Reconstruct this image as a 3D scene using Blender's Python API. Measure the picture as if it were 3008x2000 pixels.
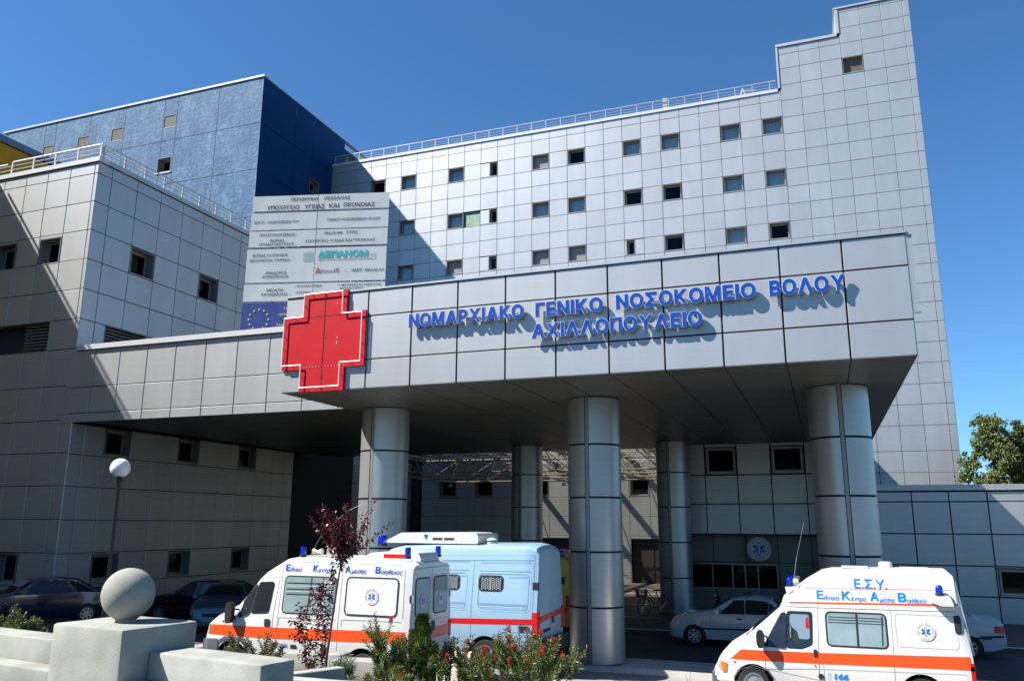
import bpy, bmesh, math, random
from mathutils import Vector, Matrix, Euler
R = math.radians
rnd = random.Random(7)
scn = bpy.context.scene
for o in list(bpy.data.objects):
    bpy.data.objects.remove(o)

# ------------------------------------------------------------------ camera
cam_d = bpy.data.cameras.new('camera')
cam = bpy.data.objects.new('camera', cam_d)
scn.collection.objects.link(cam)
cam_d.sensor_width = 36.0
cam_d.sensor_fit = 'HORIZONTAL'
cam_d.lens = 28.69
cam_d.clip_start = 0.1
cam_d.clip_end = 6000
CX = Vector((0.93605126, 0.35182686, 0.00508971))
CU = Vector((0.07212552, -0.2060109, 0.97588802))
CZ = Vector((0.34439215, -0.91311411, -0.21821245))
m = Matrix(((CX.x, CU.x, CZ.x, 0), (CX.y, CU.y, CZ.y, 0), (CX.z, CU.z, CZ.z, 3.472), (0, 0, 0, 1)))
cam.matrix_world = m
scn.camera = cam

# ------------------------------------------------------------------ sky, sun, exposure
SUN = Vector((-0.873 * 0.682, -0.488 * 0.682, 0.731)).normalized()
wld = bpy.data.worlds.new('World')
scn.world = wld
wld.use_nodes = True
wn = wld.node_tree
wn.nodes.clear()
sky = wn.nodes.new('ShaderNodeTexSky')
sky.sky_type = 'NISHITA'
sky.sun_disc = False
sky.sun_elevation = R(47)
sky.sun_rotation = math.atan2(SUN.x, SUN.y)
sky.altitude = 0
sky.air_density = 1.0
sky.dust_density = 0.1
sky.ozone_density = 3.0
bgn = wn.nodes.new('ShaderNodeBackground')
bgn.inputs[1].default_value = 0.055
out = wn.nodes.new('ShaderNodeOutputWorld')
tint = wn.nodes.new('ShaderNodeVectorMath'); tint.operation = 'MULTIPLY'
tint.inputs[1].default_value = (0.60, 1.0, 1.32)
wn.links.new(sky.outputs[0], tint.inputs[0])
wn.links.new(tint.outputs[0], bgn.inputs[0])
wn.links.new(bgn.outputs[0], out.inputs[0])
sd = bpy.data.lights.new('sun', 'SUN')
sd.energy = 5.0
sd.angle = R(0.53)
sd.color = (1.0, 0.97, 0.92)
so = bpy.data.objects.new('sun', sd)
so.rotation_euler = SUN.to_track_quat('Z', 'Y').to_euler()
so.location = (-60, -40, 80)
scn.collection.objects.link(so)
vs = scn.view_settings
vs.view_transform = 'Standard'
vs.look = 'None'
vs.exposure = 1.12
vs.gamma = 1.0
vs.use_curve_mapping = False
scn.render.engine = 'CYCLES'
cy = scn.cycles
cy.max_bounces = 6
cy.diffuse_bounces = 3
cy.glossy_bounces = 3
cy.transmission_bounces = 4
cy.transparent_max_bounces = 12
cy.caustics_reflective = False
cy.caustics_refractive = False
cy.sample_clamp_indirect = 4.0
cy.use_denoising = True

# ------------------------------------------------------------------ materials
MATS = {}
def mat(name, col, rough=0.5, metal=0.0, noise=0.0, nscale=6.0, bump=0.0, bscale=40.0, rand=0.0, spec=0.5, stretch=None,
        emit=None, estr=0.0, coat=0.0, alpha=None, coord='Object', streak=0.0):
    if name in MATS:
        return MATS[name]
    mt = bpy.data.materials.new(name)
    mt.use_nodes = True
    nt = mt.node_tree
    b = nt.nodes['Principled BSDF']
    b.inputs['Roughness'].default_value = rough
    b.inputs['Metallic'].default_value = metal
    b.inputs['Specular IOR Level'].default_value = spec
    b.inputs['Coat Weight'].default_value = coat
    b.inputs['Coat Roughness'].default_value = 0.06
    b.inputs['Base Color'].default_value = (*col, 1)
    mt.diffuse_color = (*col, 1)
    if emit:
        b.inputs['Emission Color'].default_value = (*emit, 1)
        b.inputs['Emission Strength'].default_value = estr
    tc = nt.nodes.new('ShaderNodeTexCoord')
    vec = nt.nodes.new('ShaderNodeNewGeometry').outputs['Position'] if coord == 'World' else tc.outputs[coord]
    if stretch:
        mp = nt.nodes.new('ShaderNodeMapping')
        mp.inputs['Scale'].default_value = stretch
        nt.links.new(vec, mp.inputs[0])
        vec = mp.outputs[0]
    last = None
    if noise > 0:
        nz = nt.nodes.new('ShaderNodeTexNoise')
        nz.inputs['Scale'].default_value = nscale
        nz.inputs['Detail'].default_value = 6
        nz.inputs['Roughness'].default_value = 0.6
        nt.links.new(vec, nz.inputs['Vector'])
        mr = nt.nodes.new('ShaderNodeMapRange')
        mr.inputs[1].default_value = 0.25
        mr.inputs[2].default_value = 0.75
        mr.inputs[3].default_value = 1 - noise
        mr.inputs[4].default_value = 1 + noise
        nt.links.new(nz.outputs[0], mr.inputs[0])
        last = mr.outputs[0]
    if rand > 0:
        oi = nt.nodes.new('ShaderNodeObjectInfo')
        m2 = nt.nodes.new('ShaderNodeMapRange')
        m2.inputs[3].default_value = 1 - rand
        m2.inputs[4].default_value = 1 + rand
        nt.links.new(oi.outputs['Random'], m2.inputs[0])
        if last is not None:
            mu = nt.nodes.new('ShaderNodeMath'); mu.operation = 'MULTIPLY'
            nt.links.new(last, mu.inputs[0]); nt.links.new(m2.outputs[0], mu.inputs[1])
            last = mu.outputs[0]
        else:
            last = m2.outputs[0]
    if last is not None:
        vm = nt.nodes.new('ShaderNodeVectorMath'); vm.operation = 'SCALE'
        vm.inputs[0].default_value = col
        nt.links.new(last, vm.inputs['Scale'])
        nt.links.new(vm.outputs[0], b.inputs['Base Color'])
    if bump > 0:
        n2 = nt.nodes.new('ShaderNodeTexNoise')
        n2.inputs['Scale'].default_value = bscale
        n2.inputs['Detail'].default_value = 4
        nt.links.new(vec if coord == 'World' else tc.outputs[coord], n2.inputs['Vector'])
        bp = nt.nodes.new('ShaderNodeBump')
        bp.inputs['Strength'].default_value = bump
        bp.inputs['Distance'].default_value = 0.02
        nt.links.new(n2.outputs[0], bp.inputs['Height'])
        nt.links.new(bp.outputs[0], b.inputs['Normal'])
    MATS[name] = mt
    return mt

def glass_mat(name, tint, refl_rough=0.02, base=0.06, blend=.35):
    """thin window glass: clear tinted pane that reflects more at grazing angles"""
    if name in MATS:
        return MATS[name]
    mt = bpy.data.materials.new(name); mt.use_nodes = True
    nt = mt.node_tree; nt.nodes.clear()
    o = nt.nodes.new('ShaderNodeOutputMaterial')
    tr = nt.nodes.new('ShaderNodeBsdfTransparent'); tr.inputs[0].default_value = (*tint, 1)
    gl = nt.nodes.new('ShaderNodeBsdfGlossy'); gl.inputs['Roughness'].default_value = refl_rough
    gl.inputs[0].default_value = (0.9, 0.95, 1, 1)
    lw = nt.nodes.new('ShaderNodeLayerWeight'); lw.inputs[0].default_value = blend
    mr = nt.nodes.new('ShaderNodeMapRange'); mr.inputs[3].default_value = base; mr.inputs[4].default_value = 0.9
    nt.links.new(lw.outputs['Fresnel'], mr.inputs[0])
    mx = nt.nodes.new('ShaderNodeMixShader')
    nt.links.new(mr.outputs[0], mx.inputs[0]); nt.links.new(tr.outputs[0], mx.inputs[1]); nt.links.new(gl.outputs[0], mx.inputs[2])
    nt.links.new(mx.outputs[0], o.inputs[0])
    mt.diffuse_color = (*tint, 1)
    MATS[name] = mt
    return mt

ALU = mat('aluminium_panel', (0.455, 0.462, 0.462), rough=0.44, metal=0.6, noise=0.07, nscale=0.8, rand=0.03, bump=0.035, bscale=1.1, coord='World', stretch=(1.6, 1.6, .28))
ALU_DULL = mat('dull_aluminium_panel', (0.20, 0.20, 0.19), rough=0.5, metal=0.2, noise=0.08, nscale=1.2, rand=0.05)
SEAL = mat('dark_joint', (0.018, 0.02, 0.024), rough=0.8)
COPE = mat('coping_metal', (0.43, 0.44, 0.45), rough=0.45, metal=0.2, noise=0.05, nscale=2)
REVEAL = mat('window_reveal', (0.17, 0.155, 0.14), rough=0.6, noise=0.1, nscale=2)
FRAME = mat('window_frame_metal', (0.30, 0.30, 0.29), rough=0.4, metal=0.5)
GLASS = glass_mat('window_glass', (0.80, 0.87, 0.90), base=.015, blend=.22)
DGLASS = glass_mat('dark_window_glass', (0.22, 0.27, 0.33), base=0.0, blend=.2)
CURTAIN = mat('curtain_cloth', (0.72, 0.78, 0.80), rough=0.9, noise=0.12, nscale=3)
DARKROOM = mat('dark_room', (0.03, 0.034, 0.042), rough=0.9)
SHUTTER = mat('roller_shutter', (0.25, 0.25, 0.245), rough=0.6)
LOUVRE = mat('bronze_louvre', (0.22, 0.185, 0.15), rough=0.6, noise=0.15, nscale=5)
RAILM = mat('galvanised_rail', (0.42, 0.43, 0.45), rough=0.45, metal=0.4)
RAILW = mat('white_rail', (0.50, 0.49, 0.46), rough=0.4)
CONC = mat('pale_concrete', (0.37, 0.37, 0.335), rough=0.85, noise=0.09, nscale=2.2, bump=0.25, bscale=45)

# ------------------------------------------------------------------ mesh helpers
class MB:
    def __init__(s):
        s.v = []; s.f = []; s.m = []
    def quad(s, a, b, c, d, m=0):
        n = len(s.v); s.v += [a, b, c, d]; s.f.append((n, n + 1, n + 2, n + 3)); s.m.append(m)
    def poly(s, pts, m=0):
        n = len(s.v); s.v += list(pts); s.f.append(tuple(range(n, n + len(pts)))); s.m.append(m)
    def box(s, x0, x1, y0, y1, z0, z1, m=0):
        n = len(s.v)
        s.v += [(x0, y0, z0), (x1, y0, z0), (x1, y1, z0), (x0, y1, z0), (x0, y0, z1), (x1, y0, z1), (x1, y1, z1), (x0, y1, z1)]
        for f in ((0, 3, 2, 1), (4, 5, 6, 7), (0, 1, 5, 4), (1, 2, 6, 5), (2, 3, 7, 6), (3, 0, 4, 7)):
            s.f.append(tuple(n + i for i in f)); s.m.append(m)
    def tube(s, a, b, r, n=8, m=0, r2=None, cap=True):
        a = Vector(a); b = Vector(b); r2 = r if r2 is None else r2
        d = (b - a).normalized()
        u = d.orthogonal().normalized(); w = d.cross(u)
        k = len(s.v)
        for p, rr in ((a, r), (b, r2)):
            for i in range(n):
                t = 2 * math.pi * i / n
                s.v.append(tuple(p + (u * math.cos(t) + w * math.sin(t)) * rr))
        for i in range(n):
            j = (i + 1) % n
            s.f.append((k + i, k + j, k + n + j, k + n + i)); s.m.append(m)
        if cap:
            s.f.append(tuple(k + n - 1 - i for i in range(n))); s.m.append(m)
            s.f.append(tuple(k + n + i for i in range(n))); s.m.append(m)
    def lathe(s, prof, n=24, c=(0, 0, 0), axis='z', m=0, a0=0.0, a1=2 * math.pi):
        full = abs(a1 - a0 - 2 * math.pi) < 1e-6
        k = len(s.v); cnt = n if full else n + 1
        for (r, h) in prof:
            for i in range(cnt):
                t = a0 + (a1 - a0) * i / n
                p = (r * math.cos(t), r * math.sin(t), h)
                if axis == 'y': p = (p[0], h, p[1])
                if axis == 'x': p = (h, p[0], p[1])
                s.v.append((p[0] + c[0], p[1] + c[1], p[2] + c[2]))
        for a in range(len(prof) - 1):
            for i in range(n):
                j = (i + 1) % cnt
                s.f.append((k + a * cnt + i, k + a * cnt + j, k + (a + 1) * cnt + j, k + (a + 1) * cnt + i)); s.m.append(m)
    def prism(s, pts, y0, y1, m=0, axis='y'):
        n = len(pts); k = len(s.v)
        for y in (y0, y1):
            for p in pts:
                s.v.append((p[0], y, p[1]) if axis == 'y' else (p[0], p[1], y))
        s.f.append(tuple(k + i for i in range(n))); s.m.append(m)
        s.f.append(tuple(k + n + n - 1 - i for i in range(n))); s.m.append(m)
        for i in range(n):
            j = (i + 1) % n
            s.f.append((k + i, k + n + i, k + n + j, k + j)); s.m.append(m)
    def mesh(s, name, mats, smooth=None, fix=True):
        me = bpy.data.meshes.new(name)
        me.from_pydata(s.v, [], s.f)
        for mt in (mats if isinstance(mats, (list, tuple)) else [mats]):
            me.materials.append(mt)
        me.polygons.foreach_set('material_index', s.m)
        if fix:
            bm = bmesh.new(); bm.from_mesh(me)
            bmesh.ops.recalc_face_normals(bm, faces=bm.faces)
            bm.to_mesh(me); bm.free()
        if smooth is not None:
            me.polygons.foreach_set('use_smooth', [True] * len(me.polygons))
            me.set_sharp_from_angle(angle=R(smooth))
        me.update()
        return me

def link(name, data, parent=None, loc=(0, 0, 0), rot=(0, 0, 0), kind=None, label=None):
    o = bpy.data.objects.new(name, data)
    scn.collection.objects.link(o)
    o.location = loc; o.rotation_euler = rot
    if parent is not None:
        o.parent = parent
    if kind: o['kind'] = kind
    if label: o['label'] = label
    return o

def thing(name, label, cat, loc=(0, 0, 0), rotz=0.0, group=None):
    o = link(name, None, None, loc, (0, 0, rotz))
    o.empty_display_size = 0.3
    o['label'] = label; o['category'] = cat
    if group: o['group'] = group
    return o

def solo(name, data, label, cat, loc=(0, 0, 0), rotz=0.0, group=None):
    o = link(name, data, None, loc, (0, 0, rotz))
    o['label'] = label; o['category'] = cat
    if group: o['group'] = group
    return o

def rel(root, p):
    return (p[0] - root.location.x, p[1] - root.location.y, p[2] - root.location.z)

def wpart(root, name, mb, mats, smooth=None, kind=None, label=None, parent=None):
    """part given in world coordinates of an unrotated root"""
    off = root.location
    mb.v = [(a[0] - off.x, a[1] - off.y, a[2] - off.z) for a in mb.v]
    return link(name, mb.mesh(name, mats, smooth), parent or root, kind=kind, label=label)

def copy_tree(o, parent=None, loc=None, rotz=None, label=None):
    c = o.copy(); scn.collection.objects.link(c)
    if parent is not None: c.parent = parent
    if loc is not None: c.location = loc
    if rotz is not None: c.rotation_euler = (0, 0, rotz)
    if label: c['label'] = label
    for ch in list(o.children):
        copy_tree(ch, c)
    return c

# ------------------------------------------------------------------ cladding
CACHE = {}
def panel_mesh(w, h, mt, gap=0.024, th=0.032, ch=0.008):
    key = ('p', round(w, 2), round(h, 2), mt.name, gap)
    if key in CACHE: return CACHE[key]
    a = w / 2 - gap / 2; b = h / 2 - gap / 2
    mb = MB()
    o = [(-a, -b), (a, -b), (a, b), (-a, b)]
    i = [(-a + ch, -b + ch), (a - ch, -b + ch), (a - ch, b - ch), (-a + ch, b - ch)]
    P = [(x, 0, z) for x, z in i]; Q = [(x, ch, z) for x, z in o]; S = [(x, th, z) for x, z in o]
    mb.quad(*P)
    for k in range(4):
        j = (k + 1) % 4
        mb.quad(Q[k], Q[j], P[j], P[k]); mb.quad(S[k], S[j], Q[j], Q[k])
    CACHE[key] = mb.mesh('panel', mt)
    return CACHE[key]

def curtain_mesh(w, h, gapside=None):
    key = ('c', round(w, 2), round(h, 2), gapside)
    if key in CACHE: return CACHE[key]
    mb = MB(); n = 18
    x0, x1 = -w / 2, w / 2
    if gapside == 'R': x1 = w * 0.12
    if gapside == 'L': x0 = -w * 0.1
    if gapside == 'N': x1 = -w * 0.22
    for k in range(n):
        xa = x0 + (x1 - x0) * k / n; xb = x0 + (x1 - x0) * (k + 1) / n
        ya = 0.025 * (k % 2) + 0.01 * math.sin(k * 2.1); yb = 0.025 * ((k + 1) % 2) + 0.01 * math.sin((k + 1) * 2.1)
        mb.quad((xa, ya, -h / 2), (xb, yb, -h / 2), (xb, yb, h / 2), (xa, ya, h / 2))
    CACHE[key] = mb.mesh('curtain', CURTAIN)
    return CACHE[key]

def window_meshes(w, h, kind, depth):
    key = ('w', round(w, 2), round(h, 2), kind, depth)
    if key in CACHE: return CACHE[key]
    a, b, d = w / 2, h / 2, depth
    mb = MB()
    e = 0.012  # reveal lip a little proud of the cladding
    # four reveal sides, with thickness
    mb.box(-a, a, -e, d, b - 0.03, b, 0); mb.box(-a, a, -e, d, -b, -b + 0.03, 1)
    mb.box(-a, -a + 0.03, -e, d, -b + 0.03, b - 0.03, 0); mb.box(a - 0.03, a, -e, d, -b + 0.03, b - 0.03, 0)
    reveal = mb.mesh('window', [REVEAL, COPE])
    fr = MB(); f = 0.085
    A, B = a - 0.03, b - 0.03
    y0, y1 = d - 0.09, d - 0.03
    fr.box(-A, A, y0, y1, B - f, B); fr.box(-A, A, y0, y1, -B, -B + f)
    fr.box(-A, -A + f, y0, y1, -B + f, B - f); fr.box(A - f, A, y0, y1, -B + f, B - f)
    if kind.startswith('two') or kind == 'louvre2':
        fr.box(-0.02, 0.02, y0 - 0.01, y1, -B + f, B - f)
    frame = fr.mesh('window_frame', FRAME)
    g = MB(); g.box(-A + f, A - f, d - 0.065, d - 0.055, -B + f, B - f)
    pane = g.mesh('pane', DGLASS if 'dark' in kind else GLASS)
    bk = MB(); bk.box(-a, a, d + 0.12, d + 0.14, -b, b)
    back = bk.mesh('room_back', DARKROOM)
    CACHE[key] = (reveal, frame, pane, back)
    return CACHE[key]

class Wall:
    """a clad wall: origin (ox,oy), direction angle a in the plan; outward normal is to the right of the direction"""
    def __init__(s, root, ox, oy, a=0.0, panel=ALU):
        s.root = root; s.ox = ox; s.oy = oy; s.a = R(a); s.panel = panel
        s.holes = []
    def W(s, u, d, z):
        ca, sa = math.cos(s.a), math.sin(s.a)
        return (s.ox + u * ca - d * sa, s.oy + u * sa + d * ca, z)
    def put(s, name, mesh, u, d, z, parent=None, kind=None):
        if parent is None:
            return link(name, mesh, s.root, rel(s.root, s.W(u, d, z)), (0, 0, s.a), kind=kind)
        return link(name, mesh, parent, (0, 0, 0), kind=kind)
    def window(s, u0, u1, z0, z1, kind='curtain', depth=0.34):
        s.holes.append((u0, u1, z0, z1))
        w, h = u1 - u0, z1 - z0
        reveal, frame, pane, back = window_meshes(w, h, kind, depth)
        o = s.put('window', reveal, (u0 + u1) / 2, 0.0, (z0 + z1) / 2)
        link('window_frame', frame, o)
        if kind == 'shutter' or kind == 'halfshutter':
            key = ('sh', round(w, 2), round(h, 2), kind)
            if key not in CACHE:
                mb = MB(); n = 14; zt = h / 2 - 0.08; zb = -h / 2 + 0.08 if kind == 'shutter' else -h * 0.02
                for k in range(n):
                    za = zb + (zt - zb) * k / n; zc = zb + (zt - zb) * (k + 1) / n
                    mb.box(-w / 2 + 0.07, w / 2 - 0.07, depth - 0.11, depth - 0.095 + 0.0, za + 0.004, zc - 0.004)
                CACHE[key] = mb.mesh('shutter', SHUTTER)
            link('shutter', CACHE[key], o)
            if kind == 'halfshutter': link('pane', pane, o)
        elif kind == 'louvre' or kind == 'louvre2':
            key = ('lv', round(w, 2), round(h, 2))
            if key not in CACHE:
                mb = MB(); n = max(5, int(h / 0.09))
                for k in range(n):
                    z = -h / 2 + 0.1 + (h - 0.2) * k / (n - 1)
                    mb.box(-w / 2 + 0.06, w / 2 - 0.06, depth - 0.12, depth - 0.04, z - 0.022, z + 0.022)
                CACHE[key] = mb.mesh('louvre_blades', LOUVRE)
            link('louvre_blades', CACHE[key], o)
        else:
            link('pane', pane, o)
            if 'curtain' in kind or 'net' in kind or 'part' in kind:
                sd_ = 'N' if 'part' in kind else ('R' if 'gapr' in kind else ('L' if 'gapl' in kind else None))
                c = link('curtain', curtain_mesh(w - 0.14, h - 0.14, sd_), o, (0, depth + 0.02, 0))
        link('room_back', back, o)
        return o
    def build(s, us, zs, skip=(), gap=.024, sheet=True, limit=None, maxh=None, stuff_below=None, tilt=0.38, name='panel'):
        """us/zs: joint lines. cells whose centre is in a hole or a skip rectangle get no panel"""
        cells = []; sh = MB()
        for j in range(len(zs) - 1):
            for i in range(len(us) - 1):
                u0, u1, z0, z1 = us[i], us[i + 1], zs[j], zs[j + 1]
                cu, cz = (u0 + u1) / 2, (z0 + z1) / 2
                if any(a < cu < b and c < cz < d for a, b, c, d in skip): continue
                hs = [h for h in s.holes if h[0] < u1 - 0.06 and h[1] > u0 + 0.06 and h[2] < z1 - 0.06 and h[3] > z0 + 0.06]
                rects = [(u0, u1, z0, z1)]
                for h in hs:
                    nr = []
                    for (a, b, c, d) in rects:
                        h0, h1, h2, h3 = max(a, h[0]), min(b, h[1]), max(c, h[2]), min(d, h[3])
                        if h0 >= h1 or h2 >= h3: nr.append((a, b, c, d)); continue
                        if h2 - c > 0.05: nr.append((a, b, c, h2))
                        if d - h3 > 0.05: nr.append((a, b, h3, d))
                        if h0 - a > 0.05: nr.append((a, h0, h2, h3))
                        if b - h1 > 0.05: nr.append((h1, b, h2, h3))
                    rects = nr
                cells += rects
        if sheet:
            # dark backing sheet, cut round the openings
            for (a, b, c, d) in cells:
                sh.quad((a, 0.036, c), (b, 0.036, c), (b, 0.036, d), (a, 0.036, d))
            link('wall', sh.mesh('wall', SEAL), s.root, rel(s.root, s.W(0, 0, 0)), (0, 0, s.a))
        big = cells; rest = []
        if stuff_below is not None:
            rest = [c for c in cells if stuff_below(c)]
            big = [c for c in cells if not stuff_below(c)]
        for (a, b, c, d) in big:
            o = s.put(name, panel_mesh(b - a, d - c, s.panel, gap), (a + b) / 2, 0, (c + d) / 2)
            o.rotation_euler = (R(rnd.uniform(-tilt, tilt)) * 0.6, 0, s.a + R(rnd.uniform(-tilt, tilt)) * 0.6)
        if rest:
            mb = MB()
            for (a, b, c, d) in rest:
                g = 0.012
                mb.box(a + g, b - g, 0, 0.032, c + g, d - g)
            link('cladding', mb.mesh('cladding', s.panel), s.root, rel(s.root, s.W(0, 0, 0)), (0, 0, s.a), kind='stuff')
        return len(big)

def rng(a, b, st):
    o = [a]
    while o[-1] + st < b - 0.15: o.append(o[-1] + st)
    o.append(b)
    return o

# ------------------------------------------------------------------ lettering
from mathutils.geometry import tessellate_polygon
def text_loops(txt, shear=0.0):
    """outline loops of a text: list of (points, signed area)"""
    key = ('loops', txt, shear)
    if key in CACHE: return CACHE[key]
    cu = bpy.data.curves.new('t', 'FONT')
    cu.body = txt; cu.size = 1.0; cu.shear = shear; cu.resolution_u = 3; cu.fill_mode = 'NONE'
    ob = bpy.data.objects.new('t', cu)
    me = bpy.data.meshes.new_from_object(ob)
    vs_ = [(v.co.x, v.co.y) for v in me.vertices]
    nb = {}
    for e in me.edges:
        a, b = e.vertices; nb.setdefault(a, []).append(b); nb.setdefault(b, []).append(a)
    seen = set(); out_ = []
    for st in range(len(vs_)):
        if st in seen or st not in nb: continue
        loop = [st]; seen.add(st); prev, cur = st, (st + 1 if (st + 1) in nb[st] else nb[st][0])
        while cur != st and cur not in seen:
            loop.append(cur); seen.add(cur)
            nx = [k for k in nb[cur] if k != prev]
            if not nx: break
            prev, cur = cur, nx[0]
        pts = [vs_[k] for k in loop]
        pp = []
        for p in pts:
            if not pp or math.hypot(p[0] - pp[-1][0], p[1] - pp[-1][1]) > 1e-4: pp.append(p)
        if len(pp) > 2 and math.hypot(pp[0][0] - pp[-1][0], pp[0][1] - pp[-1][1]) < 1e-4: pp.pop()
        if len(pp) > 2:
            ar = sum(pp[k - 1][0] * pp[k][1] - pp[k][0] * pp[k - 1][1] for k in range(len(pp))) / 2
            if abs(ar) > 1e-5: out_.append((pp, ar))
    bpy.data.meshes.remove(me); bpy.data.objects.remove(ob); bpy.data.curves.remove(cu)
    CACHE[key] = out_
    return out_

def pt_inside(p, poly):
    c = False; n = len(poly)
    for i in range(n):
        x1, y1 = poly[i - 1]; x2, y2 = poly[i]
        if (y1 > p[1]) != (y2 > p[1]) and p[0] < (x2 - x1) * (p[1] - y1) / (y2 - y1) + x1: c = not c
    return c

def fatten(pts, e, sg):
    n = len(pts); o = []
    for i in range(n):
        a, b, c = pts[i - 1], pts[i], pts[(i + 1) % n]
        l1 = math.hypot(b[0] - a[0], b[1] - a[1]) or 1; l2 = math.hypot(c[0] - b[0], c[1] - b[1]) or 1
        n1 = ((b[1] - a[1]) / l1, -(b[0] - a[0]) / l1); n2 = ((c[1] - b[1]) / l2, -(c[0] - b[0]) / l2)
        mx, my = n1[0] + n2[0], n1[1] + n2[1]; L = math.hypot(mx, my)
        if L < .2: mx, my, L = n1[0], n1[1], 1
        d = max(.55, (mx * n1[0] + my * n1[1]) / L)
        o.append((b[0] + mx / L * e / d * sg, b[1] + my / L * e / d * sg))
    return o

from mathutils.geometry import delaunay_2d_cdt
def text_mesh(txt, size=1.0, bold=0.0, depth=0.0, shear=0.0, align='LEFT', **kw):
    """flat or extruded mesh in the x/y plane, filled by winding number so overlapping outlines merge"""
    key = ('tm', txt, round(bold, 4), shear)
    if key not in CACHE:
        loops = text_loops(txt, shear)
        info = []
        for i, (p, ar) in enumerate(loops):
            hole = any(j != i and ar * a2 < 0 and all(pt_inside(c, q) for c in p[::4]) for j, (q, a2) in enumerate(loops))
            if ar < 0: p = p[::-1]          # make it counter-clockwise
            f = fatten(p, -bold if hole else bold, 1)
            info.append((f, -1 if hole else 1, p))
        info.sort(key=lambda t: min(c[0] for c in t[0]))
        groups = []
        for f, w, p in info:
            x0, x1 = min(c[0] for c in f), max(c[0] for c in f)
            if groups and x0 < groups[-1][1]:
                groups[-1][0].append((f, w, p)); groups[-1][1] = max(groups[-1][1], x1)
            else: groups.append([[(f, w, p)], x1])
        V0, F0 = [], []
        for g, _ in groups:
            vc, ed = [], []
            for f, w, p in g:
                for lp in ((f, p) if bold else (f,)):
                    k = len(vc); n = len(lp); vc += [Vector(c) for c in lp]; ed += [(k + i, k + (i + 1) % n) for i in range(n)]
            rv, re, rf, *_r = delaunay_2d_cdt(vc, ed, [], 0, 1e-6)
            base = len(V0); V0 += [(c.x, c.y) for c in rv]
            for t in rf:
                cx_ = sum(rv[i].x for i in t) / 3; cy_ = sum(rv[i].y for i in t) / 3
                if sum(w for f, w, p in g if pt_inside((cx_, cy_), f)) > 0 or sum(w for f, w, p in g if pt_inside((cx_, cy_), p)) > 0: F0.append(tuple(base + i for i in t))
        CACHE[key] = (V0, F0)
    V0, F0 = CACHE[key]
    xs = [c[0] for c in V0] or [0]
    sh = -(min(xs) + max(xs)) / 2 if align == 'CENTER' else 0
    P_ = [((c[0] + sh) * size, c[1] * size, depth) for c in V0]; F_ = list(F0)
    if depth > 0:
        n = len(P_); cnt = {}
        for t in F0:
            for i in range(3):
                e = (t[i], t[(i + 1) % 3]); cnt[e] = cnt.get(e, 0) + 1
        P_ += [(x, y, -depth) for x, y, z in P_]
        F_ += [(t[2] + n, t[1] + n, t[0] + n) for t in F0]
        F_ += [(e[1], e[0], e[0] + n, e[1] + n) for e in cnt if (e[1], e[0]) not in cnt]
    me = bpy.data.meshes.new('t'); me.from_pydata(P_, [], F_)
    bm = bmesh.new(); bm.from_mesh(me)
    bmesh.ops.delete(bm, geom=[v for v in bm.verts if not v.link_faces], context='VERTS')
    bm.to_mesh(me); bm.free(); me.update()
    return me

def text_fit(txt, w=None, h=None, align='L', **kw):
    """text mesh upright in x/z (front towards -y), cap height h, scaled in x to width w; origin at left baseline"""
    me = text_mesh(txt, 1.0, **kw)
    xs = [v.co.x for v in me.vertices]
    x0, x1 = min(xs), max(xs)
    sz = h / 0.73 if h else w / (x1 - x0)
    sx = (w / (x1 - x0)) if w else sz
    for v in me.vertices:
        x = (v.co.x - x0) * sx
        if align == 'C': x -= (x1 - x0) * sx / 2
        v.co = (x, -v.co.z, v.co.y * sz)
    return me
# ================================================================== ground
def gz(x, y):
    if y >= 19.9: return 0.0
    t = max(0.0, min(1.0, (19.9 - y) / 1.5))
    base = 0.05 * t + (0.2 * (19 - y) / 4 if y < 19 else 0)
    if y < 13: base = 0.35 + (13 - y) * 0.19
    base = min(base, 1.62)
    side = 0.028 * max(0.0, min(12.0, -x - 1.5)) * t if y > 9 else 0.028 * max(0.0, min(12.0, -x - 1.5)) * max(0, (y - 6) / 3)
    return base + side

ASPH = mat('asphalt', (0.05, 0.05, 0.053), rough=0.9, noise=0.18, nscale=1.4, bump=0.4, bscale=60, coord='Object')
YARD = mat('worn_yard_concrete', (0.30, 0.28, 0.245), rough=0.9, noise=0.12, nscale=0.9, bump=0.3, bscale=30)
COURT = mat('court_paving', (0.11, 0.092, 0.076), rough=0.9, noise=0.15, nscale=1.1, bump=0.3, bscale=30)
KERB = mat('kerb_stone', (0.55, 0.52, 0.47), rough=0.9, noise=0.12, nscale=3, bump=0.3, bscale=40)
LINE = mat('white_line_paint', (0.62, 0.60, 0.56), rough=0.8, noise=0.15, nscale=5)
EARTH = mat('planting_soil', (0.10, 0.07, 0.045), rough=1.0, noise=0.3, nscale=4, bump=0.6, bscale=20)

mb = MB()
xs = [-900, -200, -80] + [x * 2.0 for x in range(-20, 16)] + [60, 200, 900]
ys = [-400, -60, -20, -6] + [y * 1.0 for y in range(-2, 20)] + [19.9, 21, 24, 30, 60, 200, 1500]
for j in range(len(ys) - 1):
    for i in range(len(xs) - 1):
        a, b, c, d = xs[i], xs[i + 1], ys[j], ys[j + 1]
        mb.quad((a, c, gz(a, c)), (b, c, gz(b, c)), (b, d, gz(b, d)), (a, d, gz(a, d)))
bm_ground = mb.mesh('ground', ASPH, fix=True)
link('ground', bm_ground, kind='structure')
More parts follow.
